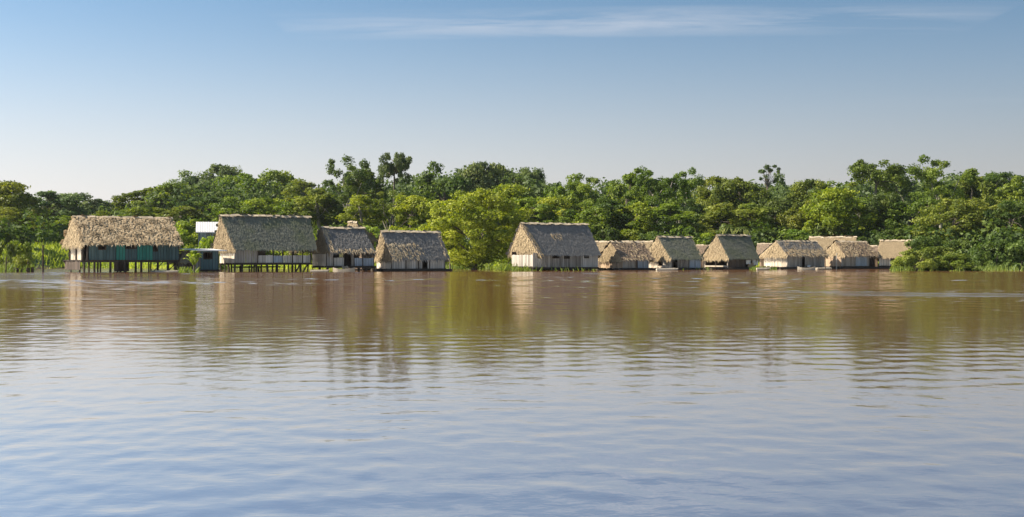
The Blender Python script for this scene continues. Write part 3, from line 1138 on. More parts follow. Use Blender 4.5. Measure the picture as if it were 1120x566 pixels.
r_.bar((-.5, -.6, zr - .06), (h.L + .6, -.6, zr - .06), .04, .09, .9)
r_.build('roof', [MAT['metal_roof']], h.root)
h = House('thatched_lean_to', 'low lean-to of pale thatch beside the right end of the teal house', 200, 213, W=3.0, group='sheds between the houses', cat='shed')
h.roof(287, 276, 199, 211, 197.5, 214, ov=.4, main='thatch_tan', shag=.6, cap=False)
h.front(200, 213, 286, 295, 'plank_dark')
h.left(286, 295, 'plank_grey')
h.shell(h.z(295))
h.stilts([.1, h.L - .1], (.1, 2.8), h.z(295), .08)

# ---- white-roofed building on the bank behind
h = House('white_roofed_building', 'pale metal-roofed building on the bank left of the dark mossy roof', 217, 240, Y=150, W=5, rot=14, group=None, cat='building')
ztop = h.z(243, 0, 5)
zlow = h.z(254)
zg = terrain(h.P.x, h.P.y)
h.ez = zlow
r_ = MB()
n = 30
for i in range(n):
    x = -.3 + (h.L + .6) * i / n
    w = (h.L + .6) / n
    k = .03 if i % 2 else 0
    r_.add([(x, -.4, zlow + k), (x + w, -.4, zlow + .03 - k), (x + w, 5, ztop + .03 - k), (x, 5, ztop + k)], [(0, 1, 2, 3)], random.uniform(.6, 1))
r_.bar((-.3, -.4, zlow - .04), (h.L + .3, -.4, zlow - .04), .05, .1, .8)
r_.build('roof', [MAT['metal_roof']], h.root)
h.front(219, 240, 254.6, 275, 'wall_bluegrey', [(226, 231, 256, 260, 'w')])
h.left(254, 275, 'wall_bluegrey')
h.planks((h.L, 0), (h.L, 5), zg, ztop - 1, 'wall_bluegrey', gap=0)
h.planks((h.L, 5), (0, 5), zg, ztop - .1, 'wall_bluegrey', gap=0)


# ------------------------------------------------------------------ small things on the water
def canoe(label, pxa, pxb, Y, w=0.75, rz=0.0, mat='wood_dark', hgt=.34):
    xa, xb = ray_k(pxa) * Y, ray_k(pxb) * Y
    L = xb - xa
    root = empty('canoe', ((xa + xb) / 2, Y, 0), rz)
    tag(root, label, 'canoe', 'dugout canoes at the houses')
    n = 12
    out, inn = [], []
    for i in range(n + 1):
        f = i / n
        x = -L / 2 + L * f
        k = max(1 - abs(2 * f - 1) ** 2.4, .06)
        sheer = hgt + .16 * abs(2 * f - 1) ** 2
        hw = w / 2 * k
        out.append([(x, -hw, sheer), (x, -hw * .75, -.02), (x, 0, -.12), (x, hw * .75, -.02), (x, hw, sheer)])
        hi = max(hw - .04, .01)
        inn.append([(x, -hi, sheer), (x, -hi * .7, .05), (x, 0, 0.0), (x, hi * .7, .05), (x, hi, sheer)])
    mb = MB()
    vs = [p for r in out for p in r] + [p for r in inn for p in r]
    fs = []
    o2 = (n + 1) * 5
    for i in range(n):
        for j in range(4):
            a = i * 5 + j
            fs.append((a, a + 5, a + 6, a + 1))
            fs.append((o2 + a, o2 + a + 1, o2 + a + 6, o2 + a + 5))
        for j in (0, 4):
            a = i * 5 + j
            fs.append((a, a + 5, o2 + a + 5, o2 + a) if j == 4 else (a, o2 + a, o2 + a + 5, a + 5))
    mb.add(vs, fs, .4)
    mb.build('hull', [MAT[mat]], root)
    for f in (-.25, .2):
        t = MB()
        t.box((L * f, 0, hgt * .8), .10, w * .45, .02, None, .8)
        t.build('thwart', [MAT['wood_pale']], root)
    return root


canoe('dark dugout canoe lying by the plants at the far left', 13, 37, 111)
canoe('dugout canoe moored below the porch steps of the small stilt house', 364, 388, 115.5, mat='wood_pale', w=.7, hgt=.25)
canoe('low brown canoe at the edge of the bushes at the far right', 1048, 1068, 138, mat='wood_pale', hgt=.3)
canoe('pale canoe alongside the log raft of the cream-ended house', 872, 892, 139, mat='wood_pale', w=.6, hgt=.2)


def pole(label, px, py, Y, r=.06, lean=0.0):
    t = MB()
    z = zpix(py, Y)
    t.tube([(0, 0, -1.2), (lean * .5, 0, z * .5), (lean, 0, z)], [r, r * .9, r * .75], 6, .3)
    o = t.build('mooring_pole', [MAT['wood_dark']], None, loc=(ray_k(px) * Y, Y, 0))
    tag(o, label, 'pole', 'mooring poles in the water')


pole('tall lone pole in the water left of the teal house', 47, 268, 112, .085)
pole('short thin pole nearest the left edge of the river', 6, 281, 108, .05, .1)
pole('leaning stick in the water beside the dark canoe', 29, 284, 110, .04, .15)
pole('thin pole standing in the water right of the teal shed', 246, 283, 109, .05)
pole('thin mooring pole in front of the shaggy-thatched raft house', 903, 282, 144, .05, -.05)
pole('thin mooring pole before the open shelter', 770, 281, 139, .06)


def floating_logs(label, pxa, pxb, Y, n=4, mat='wood_pale'):
    xa, xb = ray_k(pxa) * Y, ray_k(pxb) * Y
    root = empty('floating_logs', ((xa + xb) / 2, Y, 0), math.radians(8))
    tag(root, label, 'log raft', 'loose floating log rafts')
    L = xb - xa
    for i in range(n):
        t = MB()
        r = random.uniform(.09, .15)
        a, b_ = -L / 2 + random.uniform(0, L * .2), L / 2 - random.uniform(0, L * .2)
        t.tube([(a, 0, .04), (0, random.uniform(-.05, .05), .05), (b_, .05, .04 + random.uniform(0, .12))], [r, r, r * .8], 7, random.random())
        t.build('log', [MAT[mat]], root, loc=(0, i * .34, random.uniform(0, .05)))
    return root


floating_logs('pale floating planks at the right foot of the teal house', 164, 201, 109.5)
floating_logs('grey logs floating before the dark mossy-roofed house', 338, 362, 115, 3)
floating_logs('pale logs floating in front of the two-tone panelled house', 716, 745, 137.5, 3)
floating_logs('pale logs floating by the laundry of the open shelter', 826, 846, 140, 3)
floating_logs('brown logs piled before the collapsing thatch', 893, 912, 146.5, 4)


def hung_cloth(label, px, py0, py1, wpx, Y, mat):
    w = wpx / FPX * Y
    z0, z1 = zpix(py1, Y), zpix(py0, Y)
    t = MB()
    n, m_ = 7, 5
    V = [((-.5 + i / n) * w, .05 * math.sin(i * 1.9) * (1 - j / m_ * .6), z0 + (z1 - z0) * j / m_ - (0.05 * math.sin(i * 1.3) if j == 0 else 0)) for j in range(m_ + 1) for i in range(n + 1)]
    F = [(j * (n + 1) + i, j * (n + 1) + i + 1, (j + 1) * (n + 1) + i + 1, (j + 1) * (n + 1) + i) for j in range(m_) for i in range(n)]
    t.add(V, F, .6)
    cord = (Vector((-w * .5 - .5, .02, z1 + .03)), Vector((w * .5 + .5, .02, z1 + .03)))
    root = t.build('hung_cloth', [MAT[mat]], None, loc=(ray_k(px) * Y, Y, 0))
    tag(root, label, 'laundry', 'washing hung out at the houses')
    c_ = MB()
    c_.bar(cord[0], cord[1], .025)
    c_.build('cord', [MAT['wood_pale']], root)


def front_Y(hs_, px):
    return (hs_.P + hs_.u * hs_.pu(px)).y - .14


hung_cloth('pale yellow cloth hung on the porch of the small stilt house', 373, 276.5, 281.5, 4, front_Y(HOUSE3, 373), 'cloth_yellow')
hung_cloth('white cloth hung at the right side of the open shelter', 826, 284, 290, 6, front_Y(HOUSE8, 826), 'cloth_white')
hung_cloth('cream cloth hung low beside the post of the open shelter', 818.5, 284.5, 289, 5, front_Y(HOUSE8, 818.5), 'cloth_white')


def basin(label, px, Y, r=.24):
    t = MB()
    n = 10
    prof = [(r * .7, 0), (r, .26), (r * .94, .26), (r * .66, .03)]
    V, F = [], []
    for q in prof:
        for k in range(n):
            V.append((q[0] * math.cos(2 * math.pi * k / n), q[0] * math.sin(2 * math.pi * k / n), q[1]))
    for j in range(3):
        for k in range(n):
            F.append((j * n + k, j * n + (k + 1) % n, (j + 1) * n + (k + 1) % n, (j + 1) * n + k))
    F.append(tuple(range(n))[::-1])
    F.append(tuple(3 * n + k for k in range(n)))
    t.add(V, F, .8)
    o = t.build('basin', [MAT['cloth_white']], None, loc=Y)
    tag(o, label, 'basin')


basin('small white basin on the raft by the narrow dark door', 884.5, HOUSE9.P + HOUSE9.u * HOUSE9.pu(884.5, -.2) - HOUSE9.v * .2 + Vector((0, 0, .19)))

# ------------------------------------------------------------------ vegetation
PAL = {
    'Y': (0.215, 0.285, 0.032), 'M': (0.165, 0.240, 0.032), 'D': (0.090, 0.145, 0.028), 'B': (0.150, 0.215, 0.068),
    'O': (0.180, 0.230, 0.038), 'L': (0.235, 0.330, 0.042), 'G': (0.140, 0.215, 0.031),
}


def clump_leaves(clumps, per, lsize, seed, upbias=0.25, droop=0.0):
    """clumps: list of (x, y, z, rx, rz, tint). Leaves over the shell of every clump."""
    g = np.random.default_rng(seed)
    C, Nn, S, T = [], [], [], []
    for (x, y, z, rx, rz, tv) in clumps:
        n = int(per * (0.7 + 0.6 * g.random()))
        d = g.normal(size=(n, 3))
        d[:, 2] += upbias
        d = unit(d)
        # lumpy radius so a clump is never a ball
        ph = g.uniform(0, 6.28, 3)
        lump = 1 + .28 * np.sin(3.1 * d[:, 0] + ph[0]) * np.sin(2.7 * d[:, 1] + ph[1]) + .18 * np.sin(5 * d[:, 2] + 4 * d[:, 0] + ph[2])
        r = lump * (0.45 + 0.62 * g.random(n) ** 0.6)
        p = np.stack([x + d[:, 0] * r * rx, y + d[:, 1] * r * rx, z + d[:, 2] * r * rz], axis=1)
        p[:, 2] -= droop * (r ** 2) * rx * .2
        C.append(p)
        Nn.append(d * 0.75 + g.normal(size=(n, 3)) * 0.55 + np.array([0, 0, .3]))
        S.append(lsize * (0.55 + 0.9 * g.random(n)))
        T.append(np.clip(tv + g.normal(size=n) * .13, 0, 1))
    return leaf_quads(np.concatenate(C), np.concatenate(Nn), np.concatenate(S)), np.concatenate(T)


def make_tree(kind, seed, per=None, lsize=None):
    """returns (trunk mesh, crown mesh, height, radius) of one tree variant at real size"""
    g = random.Random(seed)
    cl = []
    H, R = 16.0, 5.0
    tr = MB()

    def limb(a, b, r0, r1, wob=.4):
        a, b = Vector(a), Vector(b)
        mid = a.lerp(b, .5) + Vector((g.uniform(-wob, wob), g.uniform(-wob, wob), g.uniform(.1, .5)))
        tr.tube([a, mid, b], [r0, (r0 + r1) / 2, r1], 5, g.random(), cap=False)

    def trunk(hh, r0, r1, lean=.6):
        x1, y1 = g.uniform(-lean, lean), g.uniform(-lean, lean)
        pts = [Vector((0, 0, -.6)), Vector((0, 0, .3)), Vector((x1 * .35, y1 * .2, hh * .4)), Vector((x1 * .6, y1 * .8, hh * .75)), Vector((x1, y1, hh))]
        tr.tube(pts, [r0 * 1.5, r0 * 1.1, r0 * .85, (r0 + r1) / 2, r1], 7, g.random())
        return pts

    pale = 'bark'
    if kind == 'round':
        per, lsize = per or 290, lsize or .19
        H = 11.0
        pts = trunk(7.5, .30, .12)
        for i in range(58):
            a = g.uniform(0, 6.283)
            zf = g.uniform(-1, 1)
            q = math.sqrt(max(0, 1 - zf * zf)) * g.uniform(.70, 1.0)
            rr = R * (1 + .20 * math.sin(3 * a + seed) + .1 * math.sin(5 * a)) - .9
            c = g.uniform(.6, 1.4)
            cl.append((math.cos(a) * q * rr, math.sin(a) * q * rr, 5.6 + zf * 4.6 + g.uniform(-.5, .6), c, c * g.uniform(.6, .9), g.gauss(.5, .19)))
        for i in range(9):
            c = cl[i * 5]
            limb(pts[3].lerp(pts[4], g.random()), (c[0], c[1], c[2]), .11, .03)
    elif kind == 'tall':
        per, lsize = per or 240, lsize or .19
        pts = trunk(14, .30, .10, .9)
        pale = 'bark_pale'
        for i in range(34):
            a = g.uniform(0, 6.283)
            zf = g.random()
            prof = math.sin(math.pi * min(1, .18 + .82 * zf)) ** .7
            rr = 3.6 * prof * g.uniform(.35, 1.0)
            c = g.uniform(.6, 1.25)
            cl.append((pts[4].x * .8 + math.cos(a) * rr, pts[4].y * .8 + math.sin(a) * rr, 7.6 + zf * 7.9, c, c * .85, g.gauss(.5, .18)))
        for i in range(10):
            c = cl[i * 3]
            limb(pts[2].lerp(pts[4], g.uniform(.3, 1)), (c[0], c[1], c[2]), .09, .025)
        R = 4.4
    elif kind == 'umbrella':
        per, lsize = per or 210, lsize or .18
        pts = trunk(13.2, .30, .16, .8)
        for i in range(40):
            a = g.uniform(0, 6.283)
            q = g.uniform(.15, 1) ** .6
            c = g.uniform(.5, 1.15)
            cl.append((pts[4].x + math.cos(a) * q * 4.0, pts[4].y + math.sin(a) * q * 4.0, 14.6 - 3.6 * q * q * g.random() + g.uniform(-1.6, 1.0), c, c * .7, g.gauss(.42, .15)))
        for i in range(0, 40, 3):
            c = cl[i]
            limb(pts[3].lerp(pts[4], g.uniform(.5, 1)), (c[0], c[1], c[2] - .1), .12, .03, .5)
    elif kind == 'open':
        per, lsize = per or 230, lsize or .18
        pts = trunk(9, .28, .16, 1.2)
        pale = 'bark_pale'
        arms = []
        for i in range(7):
            a = i * .9 + g.uniform(-.3, .3)
            e = Vector((math.cos(a) * g.uniform(1.8, 3.6), math.sin(a) * g.uniform(1.8, 3.6), g.uniform(9.5, 14.2)))
            limb(pts[2].lerp(pts[4], g.random()), e, .15, .05, .6)
            arms.append(e)
        for i in range(36):
            e = g.choice(arms)
            c = g.uniform(.55, 1.15)
            cl.append((e.x + g.gauss(0, 1.25), e.y + g.gauss(0, 1.25), min(e.z + g.gauss(.2, 1.3), 15.4), c, c * .8, g.gauss(.5, .18)))
    elif kind == 'bare':
        per, lsize = per or 110, lsize or .15
        pts = trunk(12, .22, .09, 1.5)
        for i in range(16):
            a = g.uniform(-.8, 2.4)
            e = Vector((pts[4].x + math.cos(a) * g.uniform(1, 3.8), pts[4].y + math.sin(a) * g.uniform(0, 2), g.uniform(12, 15.7)))
            limb(pts[4].lerp(pts[3], g.random() * .5), e, .09, .025, .5)
            c = g.uniform(.35, .75)
            cl.append((e.x, e.y, e.z, c, c * .55, g.gauss(.35, .12)))
        R = 4.0
    elif kind == 'bush':
        per, lsize = per or 170, lsize or .17
        H, R = 5.0, 4.0
        for k in range(5):
            a = g.uniform(0, 6.28)
            limb((g.uniform(-.3, .3), g.uniform(-.3, .3), -.5), (math.cos(a) * 2, math.sin(a) * 2, g.uniform(2, 3.6)), .09, .02)
        for i in range(44):
            a = g.uniform(0, 6.283)
            zf = g.random() ** .8
            q = math.sqrt(max(0, 1 - zf * zf * .92)) * g.uniform(.55, 1.0)
            c = g.uniform(.45, .95)
            cl.append((math.cos(a) * q * 3.4, math.sin(a) * q * 3.4, .25 + zf * 4.1, c, c * .7, g.gauss(.5, .18)))
    elif kind == 'hero':
        H, R = 12.0, 6.6
        pts = trunk(5.5, .34, .2, .6)
        arms = []
        for i in range(11):
            a = i * .571 + g.uniform(-.2, .2)
            e = Vector((math.cos(a) * g.uniform(2.2, 4.6), math.sin(a) * g.uniform(2.2, 4.6), g.uniform(4.5, 9.6)))
            limb(pts[1].lerp(pts[4], g.uniform(.25, 1)), e, .17, .05, .7)
            arms.append(e)
        for i in range(135):
            a = g.uniform(0, 6.283)
            zf = g.uniform(-1, 1)
            q = math.sqrt(max(0, 1 - zf * zf)) * g.uniform(.45, 1.0)
            top = zf > 0
            cz = 5.9 + (zf * 5.5 if top else zf * 4.5)
            rr = (6.1 if not top else 5.9) * (1 + .14 * math.sin(2 * a + 1) + .08 * math.sin(5 * a))
            c = g.uniform(.65, 1.25)
            cl.append((math.cos(a) * q * rr, math.sin(a) * q * rr, cz, c, c * .72, g.gauss(.5, .15)))
        per, lsize = 240, .17
    V, T = clump_leaves(cl, per, lsize, seed)
    zmax = float(V[:, :, 2].max())
    rad = float(np.percentile(np.abs(V[:, :, :2]), 97))
    crown = quads_mesh('crown', V, T, MAT['leaf'])
    tm = tr.mesh('trunk', [MAT[pale]], smooth=True)
    return tm, crown, zmax, rad


VAR = {}
for kind, n in (('round', 4), ('tall', 3), ('umbrella', 3), ('open', 3), ('bare', 1), ('bush', 3)):
    VAR[kind] = [make_tree(kind, 100 + 17 * i + len(kind)) for i in range(n)]
VAR['hero'] = [make_tree('hero', 5)]

NAMES = {'round': ('broadleaf_tree', 'tree'), 'tall': ('slender_tree', 'tree'), 'umbrella': ('umbrella_tree', 'tree'),
         'open': ('open_crowned_tree', 'tree'), 'bare': ('sparse_tree', 'tree'), 'bush': ('bush', 'bush'), 'hero': ('flooded_tree', 'tree')}
_cnt = [0]


def tree(kind, px, top, wpx, Y, pal, label, group=None, base=None):
    X = ray_k(px) * Y
    zb = terrain(X, Y) if base is None else base
    zt = zpix(top, Y)
    var = VAR[kind][_cnt[0] % len(VAR[kind])]
    _cnt[0] += 1
    tm, cm, H, R = var
    sz = (zt - zb) / H
    sx = (wpx / FPX * Y / 2) / R
    nm, cat = NAMES[kind]
    root = empty(nm, (X, Y, zb), random.uniform(0, 6.28))
    tag(root, label, cat, group or ('riverside bushes' if kind == 'bush' else 'trees of the river bank'))
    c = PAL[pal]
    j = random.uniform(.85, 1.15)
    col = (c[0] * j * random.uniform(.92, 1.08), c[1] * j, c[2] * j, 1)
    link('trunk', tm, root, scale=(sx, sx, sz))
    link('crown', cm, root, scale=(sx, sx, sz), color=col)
    return root


# skyline trees, left to right: kind, px, top row, width px, distance, colour, label
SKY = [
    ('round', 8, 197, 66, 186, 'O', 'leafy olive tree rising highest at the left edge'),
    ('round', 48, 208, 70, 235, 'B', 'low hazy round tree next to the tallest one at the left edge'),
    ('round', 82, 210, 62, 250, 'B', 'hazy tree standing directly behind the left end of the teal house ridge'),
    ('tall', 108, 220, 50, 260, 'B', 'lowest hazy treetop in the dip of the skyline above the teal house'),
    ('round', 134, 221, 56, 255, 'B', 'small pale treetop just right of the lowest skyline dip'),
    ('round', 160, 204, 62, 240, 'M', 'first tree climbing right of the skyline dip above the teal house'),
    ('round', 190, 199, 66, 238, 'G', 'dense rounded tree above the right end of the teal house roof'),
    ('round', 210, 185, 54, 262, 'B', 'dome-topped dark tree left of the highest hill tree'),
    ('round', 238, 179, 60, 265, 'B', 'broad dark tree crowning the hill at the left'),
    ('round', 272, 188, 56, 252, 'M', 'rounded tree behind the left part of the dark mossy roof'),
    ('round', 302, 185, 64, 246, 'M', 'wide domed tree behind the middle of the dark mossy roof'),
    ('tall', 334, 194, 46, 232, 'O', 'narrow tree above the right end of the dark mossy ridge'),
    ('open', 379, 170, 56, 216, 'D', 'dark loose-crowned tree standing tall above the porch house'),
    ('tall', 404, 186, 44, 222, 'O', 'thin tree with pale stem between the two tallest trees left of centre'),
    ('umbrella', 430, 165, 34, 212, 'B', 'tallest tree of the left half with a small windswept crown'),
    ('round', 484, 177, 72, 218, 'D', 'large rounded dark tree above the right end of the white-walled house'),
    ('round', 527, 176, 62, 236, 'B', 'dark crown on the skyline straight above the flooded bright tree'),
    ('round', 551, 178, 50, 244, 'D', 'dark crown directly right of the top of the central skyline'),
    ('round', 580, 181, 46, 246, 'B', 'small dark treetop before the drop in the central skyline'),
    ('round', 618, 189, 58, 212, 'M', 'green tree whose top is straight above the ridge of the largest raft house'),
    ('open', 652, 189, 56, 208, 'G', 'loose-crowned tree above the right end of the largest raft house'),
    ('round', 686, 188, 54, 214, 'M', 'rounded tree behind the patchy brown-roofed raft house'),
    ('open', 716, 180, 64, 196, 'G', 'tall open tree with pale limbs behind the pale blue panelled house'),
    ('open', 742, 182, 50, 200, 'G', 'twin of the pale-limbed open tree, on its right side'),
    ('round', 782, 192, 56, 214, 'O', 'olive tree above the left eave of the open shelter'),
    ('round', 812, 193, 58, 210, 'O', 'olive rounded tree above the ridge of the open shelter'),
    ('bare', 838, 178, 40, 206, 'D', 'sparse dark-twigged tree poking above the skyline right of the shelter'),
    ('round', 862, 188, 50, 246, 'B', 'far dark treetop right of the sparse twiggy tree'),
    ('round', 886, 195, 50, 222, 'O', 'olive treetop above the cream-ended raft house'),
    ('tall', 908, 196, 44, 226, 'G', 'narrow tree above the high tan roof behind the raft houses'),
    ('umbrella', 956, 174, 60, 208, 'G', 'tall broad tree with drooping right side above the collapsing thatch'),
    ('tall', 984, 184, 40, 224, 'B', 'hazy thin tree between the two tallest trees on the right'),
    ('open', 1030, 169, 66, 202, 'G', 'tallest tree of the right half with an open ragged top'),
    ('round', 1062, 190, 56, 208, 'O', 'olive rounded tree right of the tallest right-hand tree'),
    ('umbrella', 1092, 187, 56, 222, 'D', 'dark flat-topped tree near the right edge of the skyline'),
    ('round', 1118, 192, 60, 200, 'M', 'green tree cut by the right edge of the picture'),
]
for a in SKY:
    tree(*a)

MID = [
    ('tall', 14, 226, 52, 178, 'O', 'slim olive tree with yellow leaves at the far left bank'),
    ('round', 40, 232, 64, 202, 'M', 'mid-green tree above the bright grass at the left'),
    ('round', 84, 236, 66, 200, 'G', 'green tree hidden behind the left gable of the teal house'),
    ('round', 122, 231, 66, 206, 'M', 'round tree behind the middle of the teal house roof'),
    ('round', 158, 226, 60, 200, 'M', 'leafy tree behind the right half of the teal house ridge'),
    ('tall', 196, 224, 46, 196, 'O', 'olive tree behind the gap right of the teal house'),
    ('round', 226, 214, 62, 208, 'D', 'dark tree above the white-roofed building'),
    ('round', 258, 214, 60, 204, 'M', 'tree above the left ridge end of the dark mossy roof'),
    ('round', 290, 216, 62, 206, 'Y', 'yellow-green tree above the middle of the dark mossy ridge'),
    ('round', 322, 216, 60, 200, 'M', 'green tree above the right ridge end of the dark mossy roof'),
    ('tall', 350, 206, 48, 196, 'O', 'olive brown tree left of the porch house ridge'),
    ('round', 376, 212, 54, 198, 'D', 'dark crown between the tall loose-crowned tree and the porch house'),
    ('tall', 400, 212, 50, 186, 'Y', 'bright tree over the gap between porch house and white-walled house'),
    ('open', 424, 208, 56, 190, 'O', 'pale-stemmed tree below the tallest windswept crown'),
    ('round', 450, 212, 60, 184, 'Y', 'bright bushy tree behind the white-walled raft house'),
    ('round', 476, 216, 58, 190, 'M', 'green tree touching the left side of the flooded bright tree'),
    ('round', 556, 200, 66, 196, 'Y', 'bright rounded tree behind the upper right of the flooded tree'),
    ('tall', 582, 214, 50, 184, 'M', 'slender tree above the left gable of the largest raft house'),
    ('round', 606, 214, 60, 186, 'Y', 'bright yellowish tree above the largest grey roof'),
    ('round', 640, 218, 58, 182, 'G', 'leafy tree above the right ridge end of the largest grey roof'),
    ('tall', 668, 214, 48, 184, 'D', 'dark narrow tree above the patchy brown roof'),
    ('round', 694, 220, 58, 182, 'Y', 'sunny tree in the gap above the low brown-roofed house'),
    ('tall', 728, 222, 52, 182, 'M', 'shady tree under the twin pale-limbed trees'),
    ('round', 762, 216, 54, 190, 'D', 'dark tree between pale-limbed trees and open shelter'),
    ('round', 792, 222, 60, 184, 'O', 'olive tree rising close behind the open shelter'),
    ('tall', 820, 222, 48, 186, 'O', 'slim olive tree below the sparse twiggy treetop'),
    ('round', 848, 216, 58, 190, 'D', 'dark tree above the reddish-brown hut'),
    ('round', 876, 218, 56, 186, 'O', 'olive tree above the narrow dark door of the cream-ended house'),
    ('round', 912, 204, 68, 180, 'Y', 'big bright-leaved tree above the long high tan roof'),
    ('tall', 938, 214, 50, 184, 'M', 'leafy green tree right of the bright-leaved one over the high tan roof'),
    ('round', 968, 210, 58, 182, 'D', 'dark tree above the last sunlit hut'),
    ('round', 1000, 208, 62, 180, 'G', 'large green tree between the last hut and the tallest right-hand tree'),
    ('round', 1040, 216, 66, 166, 'O', 'olive spreading tree above the big bush at the right'),
    ('open', 1078, 216, 58, 164, 'O', 'tree with pale stems near the right end of the bank'),
    ('round', 1108, 218, 58, 160, 'D', 'dark-skirted green tree at the right end of the bank'),
]
for a in MID:
    tree(*a)

LOW = [
    ('bush', 4, 262, 40, 124, 'O', 'shrub standing in the water at the left edge'),
    ('bush', 20, 262, 34, 140, 'L', 'yellow-green shrub behind the dark canoe'),
    ('bush', 22, 278, 26, 113, 'O', 'thin reedy bush rising out of the water over the dark canoe'),
    ('bush', 64, 250, 50, 206, 'Y', 'bright bush on the grassy slope left of the teal house'),
    ('bush', 92, 250, 46, 190, 'G', 'dark green bush directly beside the left gable of the teal house'),
    ('bush', 192, 250, 40, 178, 'L', 'lime bush right behind the teal house eave'),
    ('bush', 208, 240, 48, 184, 'L', 'lime bush left of the white-roofed building'),
    ('bush', 229, 257, 40, 140, 'L', 'lime bush under the white-roofed building'),
    ('bush', 205, 266, 22, 142, 'Y', 'small yellowish bush behind the lean-to'),
    ('bush', 262, 256, 60, 176, 'L', 'sunny shrub behind the left of the open-sided house'),
    ('bush', 300, 260, 60, 174, 'L', 'sunny shrub seen through the open side of the dark-roofed house'),
    ('bush', 336, 250, 50, 172, 'L', 'lime shrub between the dark mossy roof and the porch house'),
    ('bush', 352, 262, 40, 166, 'Y', 'yellow-green shrub left of the porch house gable'),
    ('bush', 404, 246, 46, 168, 'L', 'lime shrub between the porch house and the white-walled house'),
    ('bush', 440, 246, 50, 172, 'Y', 'bright shrub above the white-walled house ridge'),
    ('bush', 474, 262, 44, 168, 'G', 'green shrub at the right eave of the white-walled house'),
    ('bush', 492, 274, 30, 160, 'L', 'small lime shrub by the water left of the flooded tree'),
    ('bush', 540, 262, 50, 172, 'D', 'dark shrub in the shade right of the flooded tree'),
    ('bush', 562, 258, 44, 158, 'Y', 'yellow-green shrub against the left gable of the largest raft house'),
    ('bush', 594, 240, 46, 172, 'G', 'green shrub above the ridge of the largest raft house'),
    ('bush', 630, 240, 50, 172, 'Y', 'sunny shrub behind the ridge of the largest raft house'),
    ('bush', 664, 248, 46, 172, 'D', 'shady shrub between the largest grey roof and the brown roof'),
    ('bush', 690, 250, 46, 174, 'Y', 'sunny shrub behind the brown ridge'),
    ('bush', 712, 252, 40, 172, 'D', 'dark shrub left of the pale blue panelled house ridge'),
    ('bush', 746, 246, 46, 176, 'G', 'leafy shrub above the pale blue panelled house ridge'),
    ('bush', 768, 254, 40, 174, 'L', 'pale leafy shrub between two dark mossy ridges'),
    ('bush', 800, 244, 52, 174, 'D', 'dark shrub behind the ridge of the open shelter'),
    ('bush', 838, 250, 50, 172, 'D', 'dark shrub right of the open shelter'),
    ('bush', 872, 250, 48, 174, 'G', 'green shrub behind the cream-ended house'),
    ('bush', 908, 242, 48, 178, 'D', 'dark shrub behind the high tan roof'),
    ('bush', 946, 250, 50, 176, 'D', 'dark shrub left of the last sunlit hut'),
    ('bush', 984, 248, 50, 172, 'D', 'dark shrub over the roof of the last sunlit hut'),
    ('bush', 1012, 256, 46, 158, 'D', 'dark shrub right of the last sunlit hut'),
    ('bush', 1052, 260, 52, 150, 'D', 'dark shrub behind the right side of the big water bush'),
    ('bush', 1086, 262, 50, 143, 'D', 'dark shrub by the water near the right edge'),
    ('bush', 1114, 260, 50, 142, 'D', 'dark shrub cut off by the right edge by the water'),
]
for a in LOW:
    tree(*a)
# the big bush standing in the flood at the right is made of three bushes that overlap
tree('bush', 1000, 272, 44, 130, 'O', 'left part of the broad bush hanging over the water beside the last hut', base=-.3)
tree('bush', 1022, 269, 50, 132, 'O', 'tallest middle bush hanging over the water at the right', base=-.3)
tree('bush', 1044, 277, 44, 130, 'G', 'low right part of the broad bush over the water', base=-.3)
tree('hero', 519, 205, 99, 143, 'Y', 'wide bright yellow-green tree standing in the flood left of the largest raft house', base=-.4)

# ---- far forest that closes the view behind the single trees
def far_forest():
    g = np.random.default_rng(3)
    sky_x = [-60, 0, 30, 60, 90, 110, 130, 160, 200, 235, 260, 300, 340, 370, 400, 430, 470, 520, 560, 590, 610, 660, 720, 760, 800, 850, 900, 940, 990, 1040, 1080, 1120, 1180]
    sky_y = [210, 206, 214, 216, 218, 226, 228, 212, 198, 190, 196, 194, 204, 200, 200, 196, 190, 184, 186, 192, 202, 197, 194, 204, 200, 198, 202, 198, 194, 188, 196, 200, 200]
    cl = []
    for px in np.arange(-60, 1181, 9.0):
        for Y in (236, 262, 300):
            p = px + g.uniform(-6, 6)
            top = np.interp(p, sky_x, sky_y) + g.uniform(0, 16) + (236 - Y) * .02
            X = ray_k(p) * Y
            zt = zpix(top, Y)
            r = g.uniform(1.9, 3.3)
            tv = np.clip(g.normal(.45, .16), 0, 1)
            z = zt - r * .7
            for k in range(4):
                cl.append((X + g.normal() * 1.2, Y + g.normal() * 2, z, r, r * .7, tv))
                z -= r * 1.1
                if z < terrain(X, Y):
                    break
    V, T = clump_leaves(cl, 110, .42, 9)
    me = quads_mesh('forest', V, T, MAT['leaf'])
    o = link('forest', me, kind='stuff', color=(0.115, 0.175, 0.045, 1))
    o['label'] = 'far rainforest closing the view behind the single trees'
    o['category'] = 'forest'


far_forest()

# ---- dark undergrowth filling the foot of the wood
def undergrowth():
    g = np.random.default_rng(4)
    cl = []
    for px in np.arange(-40, 1160, 7.0):
        p = px + g.uniform(-4, 4)
        for dY in (10, 17, 26):
            Y = 170.0
            for _ in range(3):
                Y = shore(ray_k(p) * Y) + dY
            X = ray_k(p) * Y
            if p < 330 and dY < 20:
                continue
            r = g.uniform(1.0, 2.2)
            cl.append((X, Y, terrain(X, Y) + r * g.uniform(.4, 1.6), r, r * .8, np.clip(g.normal(.45, .2), 0, 1)))
    V, T = clump_leaves(cl, 120, .30, 10)
    me = quads_mesh('undergrowth', V, T, MAT['leaf'])
    o = link('undergrowth', me, kind='stuff', color=(0.09, 0.15, 0.028, 1))
    o['label'] = 'dark undergrowth along the foot of the wood'
    o['category'] = 'undergrowth'


undergrowth()

